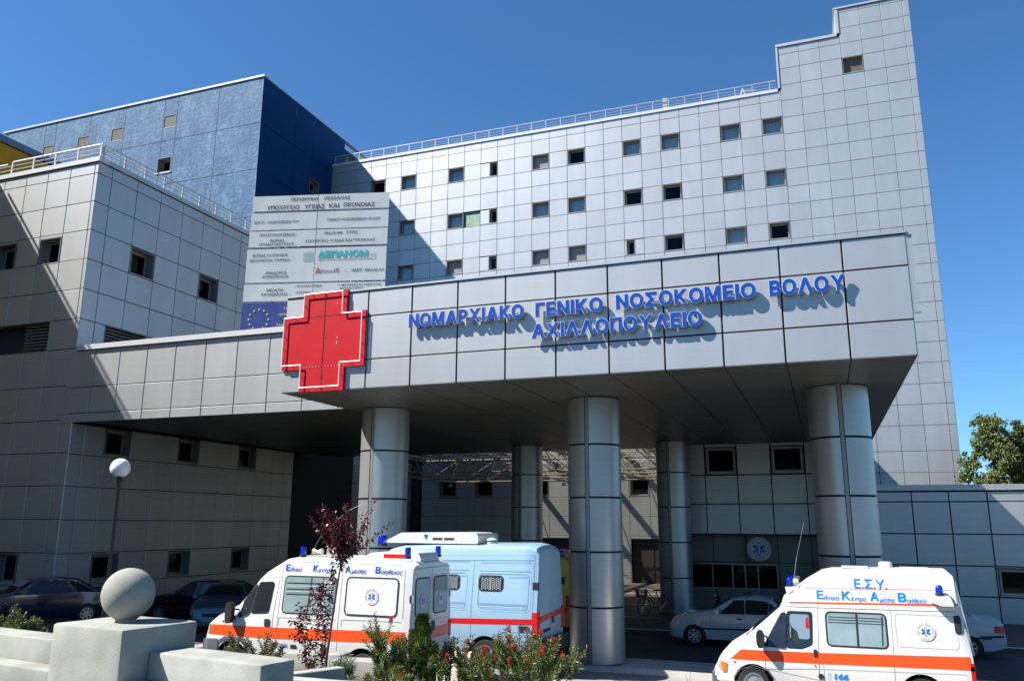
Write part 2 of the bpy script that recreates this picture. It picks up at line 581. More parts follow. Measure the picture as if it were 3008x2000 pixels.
# sunlit worn strip of yard paving in front of the kerb island
mb = MB()
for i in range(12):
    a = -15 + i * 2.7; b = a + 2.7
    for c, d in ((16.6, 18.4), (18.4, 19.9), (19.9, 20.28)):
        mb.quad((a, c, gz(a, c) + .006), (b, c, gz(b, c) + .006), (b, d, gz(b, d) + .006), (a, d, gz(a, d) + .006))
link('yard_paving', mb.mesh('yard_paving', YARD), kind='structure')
# kerb island under the columns
mb = MB(); mb.box(-14.2, 16, 20.35, 21.9, -0.1, 0.11)
link('kerb_island', mb.mesh('kerb_island', KERB), kind='structure')
root = thing('kerb', 'row of pale kerb stones along the front of the column island', 'kerb', (0.0, 20.28, 0))
mbk = MB(); mbk.box(-0.496, 0.496, -0.0, 0.12, -0.06, 0.125)
kme = mbk.mesh('kerb_stone', KERB)
for i in range(30):
    link('kerb_stone', kme, root, (-13.7 + i, 0, rnd.uniform(0, .004)), (0, 0, R(rnd.uniform(-.15, .15))))
# raised court under the canopy behind the driveway
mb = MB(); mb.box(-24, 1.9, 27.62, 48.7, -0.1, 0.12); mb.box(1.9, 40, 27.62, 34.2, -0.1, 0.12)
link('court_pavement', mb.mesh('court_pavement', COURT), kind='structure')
mb = MB()
for y in (31.2, 36.1, 41.6):
    mb.box(-23, -5.9, y - 0.09, y + 0.09, 0.115, 0.124)
mb.box(-24, 30, 27.64, 27.85, 0.115, 0.125)
link('pavement_lines', mb.mesh('pavement_lines', LINE), kind='structure')

# ================================================================== main block (pale panel facade)
FY = 48.8
MODN = 1.2545
x_end = -0.72
main = thing('ward_block', 'tall pale aluminium clad ward block with rows of square windows behind the canopy', 'building', (-16, FY, 0))
wl = Wall(main, 0, FY, 0)
us = [x_end - MODN * k for k in range(27)][::-1]
us = [-34.6] + [u for u in us if u > -33.9]
zs_main = [18.85, 20.04, 21.13, 22.26, 23.38, 24.51, 25.68, 26.82, 27.95, 29.03, 29.64]
def J(x):  # snap to nearest joint
    return min(us, key=lambda u: abs(u - x))
def W3(x0, zr, kind, x1=None):
    a = J(x0); b = J(x1) if x1 is not None else us[us.index(a) + 1]
    z0, z1 = zr
    wl.window(a + 0.05, b - 0.05, z0 + 0.05, z1 - 0.03, kind)
A_, B_, C_ = (26.82, 27.95), (23.38, 24.51), (20.04, 21.13)
kinds = {A_: [(-29.4, 'dark curtain gapl'), (-26.9, 'curtain'), (-23.2, 'curtain'), (-16.9, 'shutter'), (-14.4, 'dark curtain gapl'), (-10.6, 'curtain'), (-8.1, 'curtain'), (-4.4, 'curtain'), (-1.95, 'curtain')],
         B_: [(-27.0, 'curtain'), (-23.2, 'curtain'), (-16.9, 'curtain'), (-14.4, 'curtain'), (-10.6, 'dark curtain gapr'), (-8.1, 'dark part'), (-4.4, 'curtain'), (-1.95, 'curtain')],
         C_: [(-27.0, 'curtain'), (-23.2, 'shutter'), (-16.9, 'shutter'), (-14.4, 'shutter'), (-8.1, 'dark curtain gapr'), (-4.4, 'curtain'), (-1.95, 'dark part')]}
for zr, lst in kinds.items():
    for x0, kd in lst:
        W3(x0, zr, kd)
for zr in (A_, B_, C_):
    wl.window(-20.12, -19.55, zr[0] + 0.07, zr[1] - 0.04, 'dark curtain gapl')
wl.window(-10.63, -10.10, C_[0] + 0.05, C_[1] - 0.04, 'dark curtain gapl')
# the pane of bare green insulation where a panel is missing
wl.holes.append((J(-21.95), J(-20.75), 23.38, 24.51))
def is_far(c): return c[2] < 18.9
n = wl.build(us, zs_main)
GREEN = mat('bare_insulation', (0.30, 0.42, 0.30), rough=0.9, noise=0.35, nscale=3)
mb = MB(); a, b = J(-21.95), J(-20.75)
mb.box(a + .03, b - .03, FY + 0.10, FY + 0.16, 23.40, 24.49, 0)
mb.box(a + .22, b - .03, FY + 0.04, FY + 0.10, 23.40, 24.25, 1)
wpart(main, 'bare_wall_patch', mb, [mat('stained_green', (0.10, 0.22, 0.20), rough=0.9, noise=0.5, nscale=4), GREEN], label='square patch of green backing board where a cladding panel is missing')
# plain body behind, roof and the hidden lower wall
mb = MB()
mb.box(-34.6, x_end, FY + 0.5, FY + 14, 7.0, 29.45)
mb.box(-34.6, x_end, FY + 0.06, FY + 0.5, 29.2, 29.5)
wpart(main, 'wall_core', mb, SEAL)
mb = MB(); mb.box(-24.8, x_end, FY, FY + 0.04, 7.35, 18.85)
wpart(main, 'lower_wall', mb, ALU)
mb = MB(); mb.box(-34.6, -0.90, FY - 0.06, FY + 14, 29.655, 29.80); mb.box(-34.6, -0.90, FY - 0.06, FY - 0.03, 29.60, 29.655)
wpart(main, 'roof_coping', mb, mat('bright_coping', (.6, .6, .59), rough=.4, metal=.15))
# roof railing
mbp = MB(); mbp.box(-0.02, 0.02, -0.02, 0.02, 0, 0.62); pm = mbp.mesh('post', RAILM)
mb = MB()
wpart(main, 'handrail', (lambda q: (q.tube((-34.5, FY + .12, 30.45), (-1.0, FY + .12, 30.45), .035), q)[1])(MB()), COPE, smooth=40)
for z in (30.22, 30.03):
    wpart(main, 'rail', (lambda q: (q.tube((-34.5, FY + .12, z), (-1.0, FY + .12, z), .016, 6), q)[1])(MB()), RAILM)
for k in range(32):
    link('post', pm, main, rel(main, (-33.9 + 1.05 * k, FY + .12, 29.80)))
q = MB(); q.box(-8.05, -7.75, FY + .2, FY + .5, 29.8, 30.62); wpart(main, 'roof_cabinet', q, COPE)
q = MB()
for dx in (-.22, .22): q.tube((-3.0 + dx, FY + .5, 29.8), (-3.0, FY + .5, 30.5), .03)
q.tube((-3.0, FY + .5, 30.35), (-2.2, FY + .5, 30.25), .025)
wpart(main, 'antenna_stand', q, RAILW)

# ================================================================== stair tower at the right end
tower = thing('stair_tower', 'stepped windowless stair tower at the right end of the ward block', 'building', (3, FY, 0))
wt = Wall(tower, 0, FY, 0)
uT = [x_end, 0.49, 1.70, 2.90, 4.10, 5.30, 6.50, 6.86]
zT = [4.9, 6.22, 7.35, 8.72, 9.86, 10.97, 12.13, 13.26, 14.4, 15.5, 16.6, 17.72, 18.85, 20.0, 21.1, 22.2, 23.3, 24.42, 25.6, 26.72, 27.82, 28.95, 30.0, 31.12, 32.1, 33.14, 34.2, 34.42]
wt.window(2.93, 4.07, 30.03, 31.10, 'louvre2')
wt.build(uT, zT, skip=[(x_end, 2.89, 32.11, 40)])
# the top row of the lower step
wt2 = Wall(tower, 0, FY, 0); wt2.build(uT[:4], [32.1, 32.6])
mb = MB()
mb.box(x_end + .02, 2.9, FY + .5, FY + 9, 5, 32.5); mb.box(2.9, 6.83, FY + .5, FY + 9, 5, 34.3)
mb.box(x_end + .02, 6.83, FY + .06, FY + .5, 29.2, 29.9)
wpart(tower, 'wall_core', mb, SEAL)
mb = MB()
mb.box(-0.86, 2.74, FY - .07, FY + 9, 32.62, 32.80)
mb.box(2.72, 2.90, FY - .05, FY + 9, 32.81, 34.44)
mb.box(2.66, 6.92, FY - .07, FY + 9, 34.45, 34.56)
mb.box(-0.86, -0.74, FY - .05, FY + 9, 29.82, 32.61)
wpart(tower, 'roof_coping', mb, COPE)
wr = Wall(tower, 6.86, FY, 90)
wr.build([0.0, 1.2, 2.4, 3.6, 4.8, 6.0, 9.0], [4.9, 9.86, 15.5, 21.1, 26.72, 32.1, 34.42])

# ================================================================== connecting block behind the entrance
link_b = thing('link_block', 'low flat link block joining the canopy to the ward block', 'building', (-2, 40, 0))
mb = MB(); mb.box(-5.2, 0.75, 36.1, 48.7, 0.0, 9.2)
wpart(link_b, 'wall', mb, ALU)
mb = MB(); mb.box(-5.25, 0.8, 36.0, 48.7, 9.2, 9.27)
wpart(link_b, 'roof', mb, COPE)

# ================================================================== courtyard wall (foot of the ward block)
court = thing('courtyard_wall', 'sunlit panelled courtyard wall with small windows and dark doorways behind the columns', 'wall', (-15, FY, 0))
wc = Wall(court, 0, FY, 0)
uC = [-24.68 + 1.254 * k for k in range(16)]
uC = [u for u in uC if u < -5.0] + [-5.2]
zC = [-0.4, 0.54, 1.66, 2.77, 3.89, 5.03, 6.16, 7.30]
def JC(x): return min(uC, key=lambda u: abs(u - x))
for x0 in (-23.43, -20.92, -17.0, -10.80):
    a = JC(x0); wc.window(a + .06, uC[uC.index(a) + 1] - .05, 5.08, 6.12, 'dark')
wc.holes += [(JC(-20.92) + .02, JC(-19.67) - .02, -0.5, 2.60), (-16.95, -14.64, -0.5, 2.60), (JC(-10.85) + .06, JC(-8.2), -0.5, 2.60)]
wc.build(uC, zC)
DOOR = mat('dark_door', (0.035, 0.03, 0.028), rough=0.5)
for (a, b, wood) in ((JC(-20.92) + .02, JC(-19.67) - .02, True), (-16.95, -14.64, False), (JC(-10.85) + .06, JC(-8.2), False)):
    mb = MB(); mb.box(a, b, FY + .30, FY + .36, 0.1, 2.6)
    mid = (a + b) / 2
    mb.box(mid - .03, mid + .03, FY + .26, FY + .30, 0.1, 2.5)
    wpart(court, 'door', mb, mat('brown_door', (0.20, 0.10, 0.05), rough=0.6) if wood else DOOR)
mb = MB(); mb.box(-26.5, -5.2, FY + .4, FY + .5, -.4, 9.3); mb.box(-26.5, -24.7, FY - .02, FY + .3, -.4, 9.3)
wpart(court, 'wall_core', mb, SEAL)

# ================================================================== glazed roof and space frame over the courtyard
tr_root = thing('space_frame', 'rusty brown tubular space frame under the courtyard glass roof', 'roof truss', (-15, 42, 6))
TR = mat('truss_steel', (0.34, 0.28, 0.22), rough=0.55, metal=0.2, noise=0.2, nscale=5)
nx, ny = 7, 4
sx, sy = 2.45, 3.0
X0, Y0 = -22.9, 36.3
zt, zb = 7.15, 5.95
def bars(a, b, r=0.03, n=5, name='bar'):
    q = MB(); q.tube(a, b, r, n, cap=False); wpart(tr_root, name, q, TR)
for j in range(ny + 1):
    for i in range(nx):
        bars((X0 + i * sx, Y0 + j * sy, zt), (X0 + (i + 1) * sx, Y0 + j * sy, zt), .026, name='top_chord')
for i in range(nx + 1):
    q = MB(); q.tube((X0 + i * sx, Y0, zt), (X0 + i * sx, Y0 + ny * sy, zt), .04, 6); wpart(tr_root, 'top_chord', q, TR)
for j in range(ny):
    q = MB(); q.tube((X0 + sx / 2, Y0 + (j + .5) * sy, zb), (X0 + (nx - .5) * sx, Y0 + (j + .5) * sy, zb), .035, 6); wpart(tr_root, 'bottom_chord', q, TR)
for i in range(nx):
    q = MB(); q.tube((X0 + (i + .5) * sx, Y0 + sy / 2, zb), (X0 + (i + .5) * sx, Y0 + (ny - .5) * sy, zb), .035, 6); wpart(tr_root, 'bottom_chord', q, TR)
for j in range(ny):
    for i in range(nx):
        c = (X0 + (i + .5) * sx, Y0 + (j + .5) * sy, zb)
        q = MB()
        for a, b in ((0, 0), (1, 0), (0, 1), (1, 1)):
            q.tube(c, (X0 + (i + a) * sx, Y0 + (j + b) * sy, zt), .024, 5, cap=False)
        q.lathe([(0.001, .085), (.06, .06), (.085, 0), (.06, -.06), (.001, -.085)], 8, c)
        wpart(tr_root, 'brace', q, TR)
        if (i + j) % 3 == 0:
            q = MB(); q.tube((c[0], c[1], zb - .07), (c[0], c[1], zb - .12), .02, 5); q.tube((c[0], c[1], zb - .12), (c[0], c[1], zb - .3), .07, 8, r2=.16)
            wpart(tr_root, 'hanging_lamp', q, RAILM)
sk = thing('courtyard_skylight', 'dusty translucent flat glass roof above the courtyard space frame', 'skylight', (-15, 42, 7))
mt = bpy.data.materials.new('dusty_roof_glazing'); mt.use_nodes = True
nt = mt.node_tree; nt.nodes.clear()
o_ = nt.nodes.new('ShaderNodeOutputMaterial'); t_ = nt.nodes.new('ShaderNodeBsdfTransparent'); t_.inputs[0].default_value = (.85, .83, .78, 1)
d_ = nt.nodes.new('ShaderNodeBsdfDiffuse'); d_.inputs[0].default_value = (.5, .5, .48, 1); x_ = nt.nodes.new('ShaderNodeMixShader'); x_.inputs[0].default_value = .15
nt.links.new(t_.outputs[0], x_.inputs[1]); nt.links.new(d_.outputs[0], x_.inputs[2]); nt.links.new(x_.outputs[0], o_.inputs[0])
for i in range(nx):
    q = MB(); q.box(X0 + i * sx + .05, X0 + (i + 1) * sx - .05, 36.1, 48.7, 7.31, 7.325)
    wpart(sk, 'glazing_panel', q, mt)
    q = MB(); q.box(X0 + i * sx - .3, X0 + i * sx + .05, 36.1, 48.7, 7.27, 7.42)
    wpart(sk, 'roof_beam', q, RAILM)

# ================================================================== blue building
BLUE = bpy.data.materials.new('blue_render'); BLUE.use_nodes = True
nt = BLUE.node_tree; b = nt.nodes['Principled BSDF']; b.inputs['Roughness'].default_value = 0.75
tc = nt.nodes.new('ShaderNodeTexCoord')
n1 = nt.nodes.new('ShaderNodeTexNoise'); n1.inputs['Scale'].default_value = 0.9; n1.inputs['Detail'].default_value = 9; n1.inputs['Roughness'].default_value = .62
mp = nt.nodes.new('ShaderNodeMapping'); mp.inputs['Scale'].default_value = (1, 1, .45)
n2 = nt.nodes.new('ShaderNodeTexNoise'); n2.inputs['Scale'].default_value = 4.5; n2.inputs['Detail'].default_value = 10; n2.inputs['Roughness'].default_value = .72; n2.inputs['Distortion'].default_value = .6
n3 = nt.nodes.new('ShaderNodeTexNoise'); n3.inputs['Scale'].default_value = 14; n3.inputs['Detail'].default_value = 5
ad = nt.nodes.new('ShaderNodeMath'); ad.operation = 'MULTIPLY_ADD'; ad.inputs[1].default_value = .62
ml = nt.nodes.new('ShaderNodeMath'); ml.operation = 'MULTIPLY'; ml.inputs[1].default_value = .38
cr = nt.nodes.new('ShaderNodeValToRGB')
cr.color_ramp.elements[0].position = .39; cr.color_ramp.elements[0].color = (.012, .062, .15, 1)
cr.color_ramp.elements[1].position = .64; cr.color_ramp.elements[1].color = (.12, .222, .315, 1)
e_ = cr.color_ramp.elements.new(.5); e_.color = (.034, .12, .225, 1)
nt.links.new(tc.outputs['Object'], mp.inputs[0]); nt.links.new(mp.outputs[0], n1.inputs['Vector']); nt.links.new(mp.outputs[0], n2.inputs['Vector'])
nt.links.new(n1.outputs[0], ml.inputs[0]); nt.links.new(n2.outputs[0], ad.inputs[0]); nt.links.new(ml.outputs[0], ad.inputs[2])
nt.links.new(ad.outputs[0], cr.inputs[0]); nt.links.new(cr.outputs[0], b.inputs['Base Color'])
bp = nt.nodes.new('ShaderNodeBump'); bp.inputs['Strength'].default_value = .6; bp.inputs['Distance'].default_value = .05
nt.links.new(n3.outputs[0], bp.inputs['Height']); nt.links.new(bp.outputs[0], b.inputs['Normal'])
BLUE2 = mat('shaded_blue_render', (0.0015, 0.040, 0.13), rough=0.85, spec=.2, noise=0.12, nscale=1.5, bump=.2, bscale=12)  # darker copy of the blue render, coloured for the side's shade
XB, YB, ZB = -32.94, 40.27, 32.42
blue = thing('blue_building', 'tall blue rendered block with patchy weathered front and side coloured darker for shade', 'building', (-40, YB, 0))
def bpanel(mesh, loc, rot=0): pass
def block_panels(us, zs, holes, ox, oy, ang, mt, th=.05, gap=.035, nm='render_panel'):
    w_ = Wall(blue, ox, oy, ang)
    for j in range(len(zs) - 1):
        for i in range(len(us) - 1):
            rects = [(us[i], us[i + 1], zs[j], zs[j + 1])]
            for h in holes:
                nr = []
                for (a, b_, c, d) in rects:
                    h0, h1, h2, h3 = max(a, h[0]), min(b_, h[1]), max(c, h[2]), min(d, h[3])
                    if h0 >= h1 or h2 >= h3: nr.append((a, b_, c, d)); continue
                    if h2 - c > .02: nr.append((a, b_, c, h2))
                    if d - h3 > .02: nr.append((a, b_, h3, d))
                    if h0 - a > .02: nr.append((a, h0, h2, h3))
                    if b_ - h1 > .02: nr.append((h1, b_, h2, h3))
                rects = nr
            q = MB()
            for (a, b_, c, d) in rects:
                g0 = gap / 2 if abs(a - us[i]) < 1e-4 else 0; g1 = gap / 2 if abs(b_ - us[i + 1]) < 1e-4 else 0
                k0 = gap / 2 if abs(c - zs[j]) < 1e-4 else 0; k1 = gap / 2 if abs(d - zs[j + 1]) < 1e-4 else 0
                q.box(a + g0, b_ - g1, 0, th, c + k0, d - k1)
            if rects:
                w_.put(nm, q.mesh(nm, mt), 0, 0, 0)
    return w_
lv = [(-41.2, -40.15, 30.08, 31.02), (-45.95, -44.9, 29.88, 30.86), (-49.15, -48.1, 29.8, 30.74), (-52.55, -51.55, 29.7, 30.6), (-49.15, -48.1, 28.3, 29.3)]
dk = [(-41.38, -40.2, 26.78, 27.86)]
usB = [-56.5, -52.57, -51.46, -48.11, -44.8, -41.24, -40.06, -36.55, XB]
zsB = [14.0, 19.2, 22.55, 25.85, 29.12, ZB]
w1 = block_panels(usB, zsB, lv + dk, 0, YB, 0, BLUE)
for (a, b_, c, d) in lv: w1.window(a, b_, c, d, 'louvre2', 0.14)
for (a, b_, c, d) in dk: w1.window(a, b_, c, d, 'dark', 0.6)
q = MB(); q.box(-41.5, -40.15, YB - .05, YB + .02, 26.68, 26.76); wpart(blue, 'window_sill', q, COPE)
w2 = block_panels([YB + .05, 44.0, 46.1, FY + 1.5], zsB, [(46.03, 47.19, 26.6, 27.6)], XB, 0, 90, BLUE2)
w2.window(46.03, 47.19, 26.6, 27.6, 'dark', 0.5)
q = MB(); q.box(-56.5, XB - .8, YB + .9, 62, 0, ZB - .05); q.box(-56.5, XB - .06, YB + .06, YB + .12, 0, 14.0)
q.box(-56.5, XB - .7, YB + .1, 62, ZB - .3, ZB - .06)
wpart(blue, 'wall_core', q, SEAL)
q = MB(); q.box(-57, XB + .06, YB - .07, YB + .35, ZB + .01, ZB + .15)
wpart(blue, 'roof_coping', q, COPE)
q = MB(); q.box(XB - .3, XB + .04, YB + .36, 62, ZB + .0, ZB + .07)
wpart(blue, 'roof_edge', q, RAILM)

# ================================================================== yellow building
YEL = mat('ochre_render', (0.90, 0.36, 0.02), rough=0.8, noise=0.08, nscale=1.2, bump=.15, bscale=10)
yel = thing('ochre_building', 'ochre yellow rendered block rising behind the grey clad wing at far left', 'building', (-34, 20, 0))
q = MB(); q.box(-44, -31.68, -30, 38, 0, 19.1)  # unseen front end lengthened to keep low sky light off the clad wing
wpart(yel, 'wall_core', q, SEAL)
wy = Wall(yel, -31.6, 0, 90)
yy = [-30, -24, -18, -13, -8, -3.5, 1, 5.5, 10, 14.2, 18.4, 21.6, 24.8, 28.0, 31.4, 34.8, 38]
for i in range(len(yy) - 1):
    for c, d in ((16.4, 19.1), (0.0, 16.36)):
        q = MB(); q.box(yy[i] + .015, yy[i + 1] - .015, 0, .06, c, d)
        wy.put('render_panel', q.mesh('render_panel', YEL), 0, 0, 0)
q = MB(); q.box(-44, -31.5, -30, 38, 19.12, 19.42); wpart(yel, 'roof_coping', q, mat('grey_coping', (.21, .24, .28), rough=.5, metal=.3))
q = MB(); q.tube((-31.7, -8, 19.85), (-31.7, 18.5, 19.85), .05, 6); wpart(yel, 'handrail', q, RAILW)
# ================================================================== left clad wing
XR, YL = -23.75, 20.45
left = thing('clad_wing', 'grey aluminium clad corner wing with white roof railing left of the canopy', 'building', (-26, 25, 0))
wf = Wall(left, 0, YL, 0)
uF = [-32.9, -31.8, -30.7, -29.6, -28.45, -27.33, -26.22, -25.1, -23.93, XR]
zF = [6.80, 7.98, 9.27, 10.34, 11.42, 12.52, 13.6, 14.68, 15.76, 16.18]
wf.window(-26.19, -25.13, 12.50, 13.50, 'dark halfshutter', .45)
wf.window(-28.42, -27.37, 12.48, 13.50, 'dark', .45)
wf.holes.append((-29.6, -25.16, 9.27, 10.34))
wf.build(uF, zF)
uF2 = [-32.9, -31.8, -30.7, -29.6, -28.5, -27.4, -26.28, -25.2, -24.05, -23.53]
zF2 = [-0.1, 0.3, 1.36, 2.44, 3.52, 4.61, 5.70, 6.80]
wf2 = Wall(left, 0, YL, 0)
wf2.window(-26.25, -25.23, 1.42, 2.42, 'curtain dark', .4)
wf2.window(-28.45, -27.42, 1.42, 2.42, 'curtain dark', .4)
wf2.build(uF2, zF2)
def louvre_bank(wall, u0, u1, z0, z1, half=None, depth=.35):
    q = MB(); u_ = half if half else u0
    n = 9
    for k in range(n):
        z = z0 + .08 + (z1 - z0 - .14) * k / (n - 1)
        q.box(u_ + .02, u1 - .02, depth - .12, depth - .02, z - .03, z + .015, 0)
    q.box(u0, u1, depth + .2, depth + .24, z0, z1, 1)
    q.box(u0, u1, 0, depth, z1 - .02, z1, 2); q.box(u0, u1, 0.0, depth, z0, z0 + .02, 2)
    q.box(u0, u0 + .02, 0, depth, z0 + .02, z1 - .02, 2); q.box(u1 - .02, u1, 0, depth, z0 + .02, z1 - .02, 2)
    wall.put('louvre', q.mesh('louvre', [LOUVRE, DARKROOM, REVEAL]), 0, 0, 0)
louvre_bank(wf, -29.6, -25.16, 9.27, 10.34, half=-26.6)
ws = Wall(left, XR, 0, 90)
uS = [YL, 21.08] + [21.08 + 1.212 * k for k in range(1, 15)]
uS = [u for u in uS if u < 38.5] + [39.5]
def JS(x): return min(uS, key=lambda u: abs(u - x))
for y0 in (22.28, 25.9):
    a = JS(y0); ws.window(a + .05, uS[uS.index(a) + 1] - .04, 12.54, 13.57, 'dark halfshutter', .45)
ws.holes.append((21.55, 23.44, 9.27, 10.34))
ws.build(uS, [8.0, 9.27, 10.34, 11.42, 12.52, 13.6, 14.68, 15.76, 16.18])
louvre_bank(ws, 21.55, 23.44, 9.27, 10.34)
XU = -23.53
wu = Wall(left, XU, 0, 90)
uU = [YL, 21.0, 21.89, 23.08, 24.28, 25.45, 26.64, 27.85, 29.05, 30.23, 31.4, 32.3, 33.0]
for a, b_ in ((21.92, 23.05), (25.48, 26.62), (29.08, 30.21)):
    wu.window(a, b_, 5.72, 6.66, 'dark', .4)
    wu.window(a, b_, 1.44, 2.36, 'curtain dark', .4)
wu.build(uU, [-.1, .3, 1.38, 2.42, 3.50, 4.60, 5.66, 6.69])
wu2 = Wall(left, -25.4, 0, 90); wu2.build([33.0, 34.2, 35.4, 36.6, 37.8, 39.0, 40.2, 41.4, 42.6, 43.8, 45, 46.2, 47.4, 48.7], [-.1, 1.38, 2.42, 3.5, 4.6, 5.66, 6.69, 7.3])
q = MB()
q.box(-32.9, XR - .5, YL + .62, 39.5, 0, 16.2); q.box(-32.9, -26, 39.5, 48.7, 0, 7.3); q.box(-25.5, XU - .05, 32.9, 33.0, 0, 6.69)
q.box(-32.9, XR - .05, YL + .05, 39.5, 15.9, 16.2)
wpart(left, 'wall_core', q, SEAL)
q = MB(); q.box(-32.9, XR + .05, YL - .06, YL + .4, 16.21, 16.38); wpart(left, 'roof_coping', q, mat('bright_coping', (.6, .6, .59), rough=.4, metal=.15))
q = MB(); q.box(XR - .35, XR + .05, YL + .41, 39.55, 16.21, 16.38); wpart(left, 'roof_coping', q, ALU)
q = MB(); q.tube((-28.25, YL + .08, 16.92), (XR - .02, YL + .08, 16.92), .032, 8); wpart(left, 'handrail', q, RAILW, smooth=40)
q = MB(); q.tube((-33, YL + .08, 16.85), (-28.55, YL + .08, 16.85), .032, 8); wpart(left, 'handrail', q, RAILW, smooth=40)
q = MB(); q.tube((XR - .04, YL + .2, 16.92), (XR - .04, 39.5, 16.92), .030, 8); wpart(left, 'handrail', q, RAILW, smooth=40)
for z in (16.76, 16.6):
    q = MB(); q.tube((-33, YL + .08, z), (XR - .04, YL + .08, z), .018, 6); q.tube((XR - .04, YL + .08, z), (XR - .04, 39.5, z), .018, 6); wpart(left, 'rail', q, RAILW)
pmb = MB(); pmb.box(-.035, .035, -.02, .02, 0, .56); pmw = pmb.mesh('post', RAILW)
for k in range(9): link('post', pmw, left, rel(left, (XR - .08 - 1.12 * k, YL + .08, 16.38)))
for k in range(18): link('post', pmw, left, rel(left, (XR - .04, 20.62 + 1.0 * k, 16.38)), (0, 0, R(90)))

# ================================================================== entrance canopy
ZS, ZT, CY = 6.69, 9.26, 17.33
XL, XRt = -12.87, 1.91
can = thing('entrance_canopy', 'deep aluminium clad entrance canopy carrying the blue hospital name', 'canopy', (-5.5, 20, 0))
wcn = Wall(can, 0, CY, 0)
uN = [-10.41 + 1.2345 * k for k in range(11)]
uN[-1] = XRt
zN = [ZS, 7.42, 8.53, 9.20]
wcn.build([XL, -11.64] + uN, zN, gap=.030)
q = MB(); q.box(XL - .01, XRt + .01, CY - .03, CY + .5, 9.205, 9.25); wpart(can, 'roof_coping', q, ALU)
# side faces
wls = Wall(can, XRt, 0, 90); uSd = rng(CY, 35.6, 1.2345); wls.build(uSd, zN)
wlr = Wall(can, XL, 0, -90); wlr.build([-20.45, -19.2, -18.0, -CY], zN)
q = MB(); q.box(XL + .05, XRt - .05, CY + .05, 35.7, ZS + .1, ZT - .12); wpart(can, 'canopy_core', q, SEAL)
q = MB(); q.box(XL, XRt, CY + .1, 35.8, ZT - .1, ZT - .04); wpart(can, 'roof', q, COPE)
# hoop and bracket standing off the right end
q = MB(); q.box(XRt + .02, XRt + .10, CY + .02, CY + .06, 7.6, 9.2); q.box(XRt + .0, XRt + .12, CY + .0, CY + .08, 9.16, 9.262); q.box(XRt + .02, XRt + .14, CY, CY + .06, 7.55, 7.62); wpart(can, 'edge_trim', q, ALU)
# soffit panels
SOF = mat('soffit_panel', (0.12, 0.116, 0.104), rough=0.42, metal=0.25, noise=0.06, nscale=1.5, rand=0.05)  # same aluminium as the walls, its colour darkened for canopy shade
def soffit(root, us, ys, mt, z=ZS):
    sh = MB(); sh.quad((us[0], ys[0], z + .03), (us[-1], ys[0], z + .03), (us[-1], ys[-1], z + .03), (us[0], ys[-1], z + .03))
    for j in range(len(ys) - 1):
        for i in range(len(us) - 1):
            w_, h_ = us[i + 1] - us[i], ys[j + 1] - ys[j]
            key = ('s', round(w_, 2), round(h_, 2), mt.name)
            if key not in CACHE:
                p = MB(); p.box(-w_ / 2 + .012, w_ / 2 - .012, -h_ / 2 + .004, h_ / 2 - .004, 0, .028); CACHE[key] = p.mesh('soffit_panel', mt)
            link('soffit_panel', CACHE[key], root, rel(root, ((us[i] + us[i + 1]) / 2, (ys[j] + ys[j + 1]) / 2, z)), (R(rnd.uniform(-.12, .12)), R(rnd.uniform(-.12, .12)), 0))
    wpart(root, 'soffit_backing', sh, SEAL)
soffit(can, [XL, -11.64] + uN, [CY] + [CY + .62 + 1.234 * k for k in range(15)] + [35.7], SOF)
# columns
COLM = mat('column_aluminium', (0.43, 0.44, 0.44), rough=0.38, metal=0.65, noise=0.03, nscale=1.5, rand=.03)
JZ = [0.12, 1.45, 2.78, 4.12, 5.46, ZS]
def half_shell(z0, z1, r, g0, g1):
    q = MB(); q.lathe([(r - .03, z0), (r, z0 + .0), (r, z1), (r - .03, z1)], 28, a0=g0, a1=g1); return q
def column(cx, cy, r, groove_deg):
    col = link('column', (lambda q: (q.lathe([(r - .035, .11), (r - .035, ZS)], 36), q)[1])(MB()).mesh('column', SEAL, 30), can, rel(can, (cx, cy, 0)))
    g = R(groove_deg); w_ = .115 / r
    for k in range(5):
        for s_ in (0, 1):
            a0 = g + math.pi * s_ + w_ / 2; a1 = g + math.pi * (s_ + 1) - w_ / 2
            q = half_shell(JZ[k] + .026, JZ[k + 1] - .026, r, a0, a1)
            link('column_shell', q.mesh('column_shell', COLM, 30), col)
    q = MB()
    for s_ in (0, math.pi):
        a0 = g + s_ - .042 / r; a1 = g + s_ + .042 / r
        q.lathe([(r - .034, .12), (r - .012, .12), (r - .012, ZS - .01), (r - .034, ZS - .01)], 3, a0=a0, a1=a1)
    link('cover_strip', q.mesh('cover_strip', mat('strip_grey', (.26, .255, .245), rough=.45, metal=.4)), col)
    return col
column(-11.85, 21.0, .69, -92)
column(-5.59, 21.0, .69, -91)
column(0.46, 21.0, .69, -87)
column(-11.80, 33.2, .66, -98)
column(-5.62, 33.2, .64, -96)
column(0.46, 33.4, .64, -87)

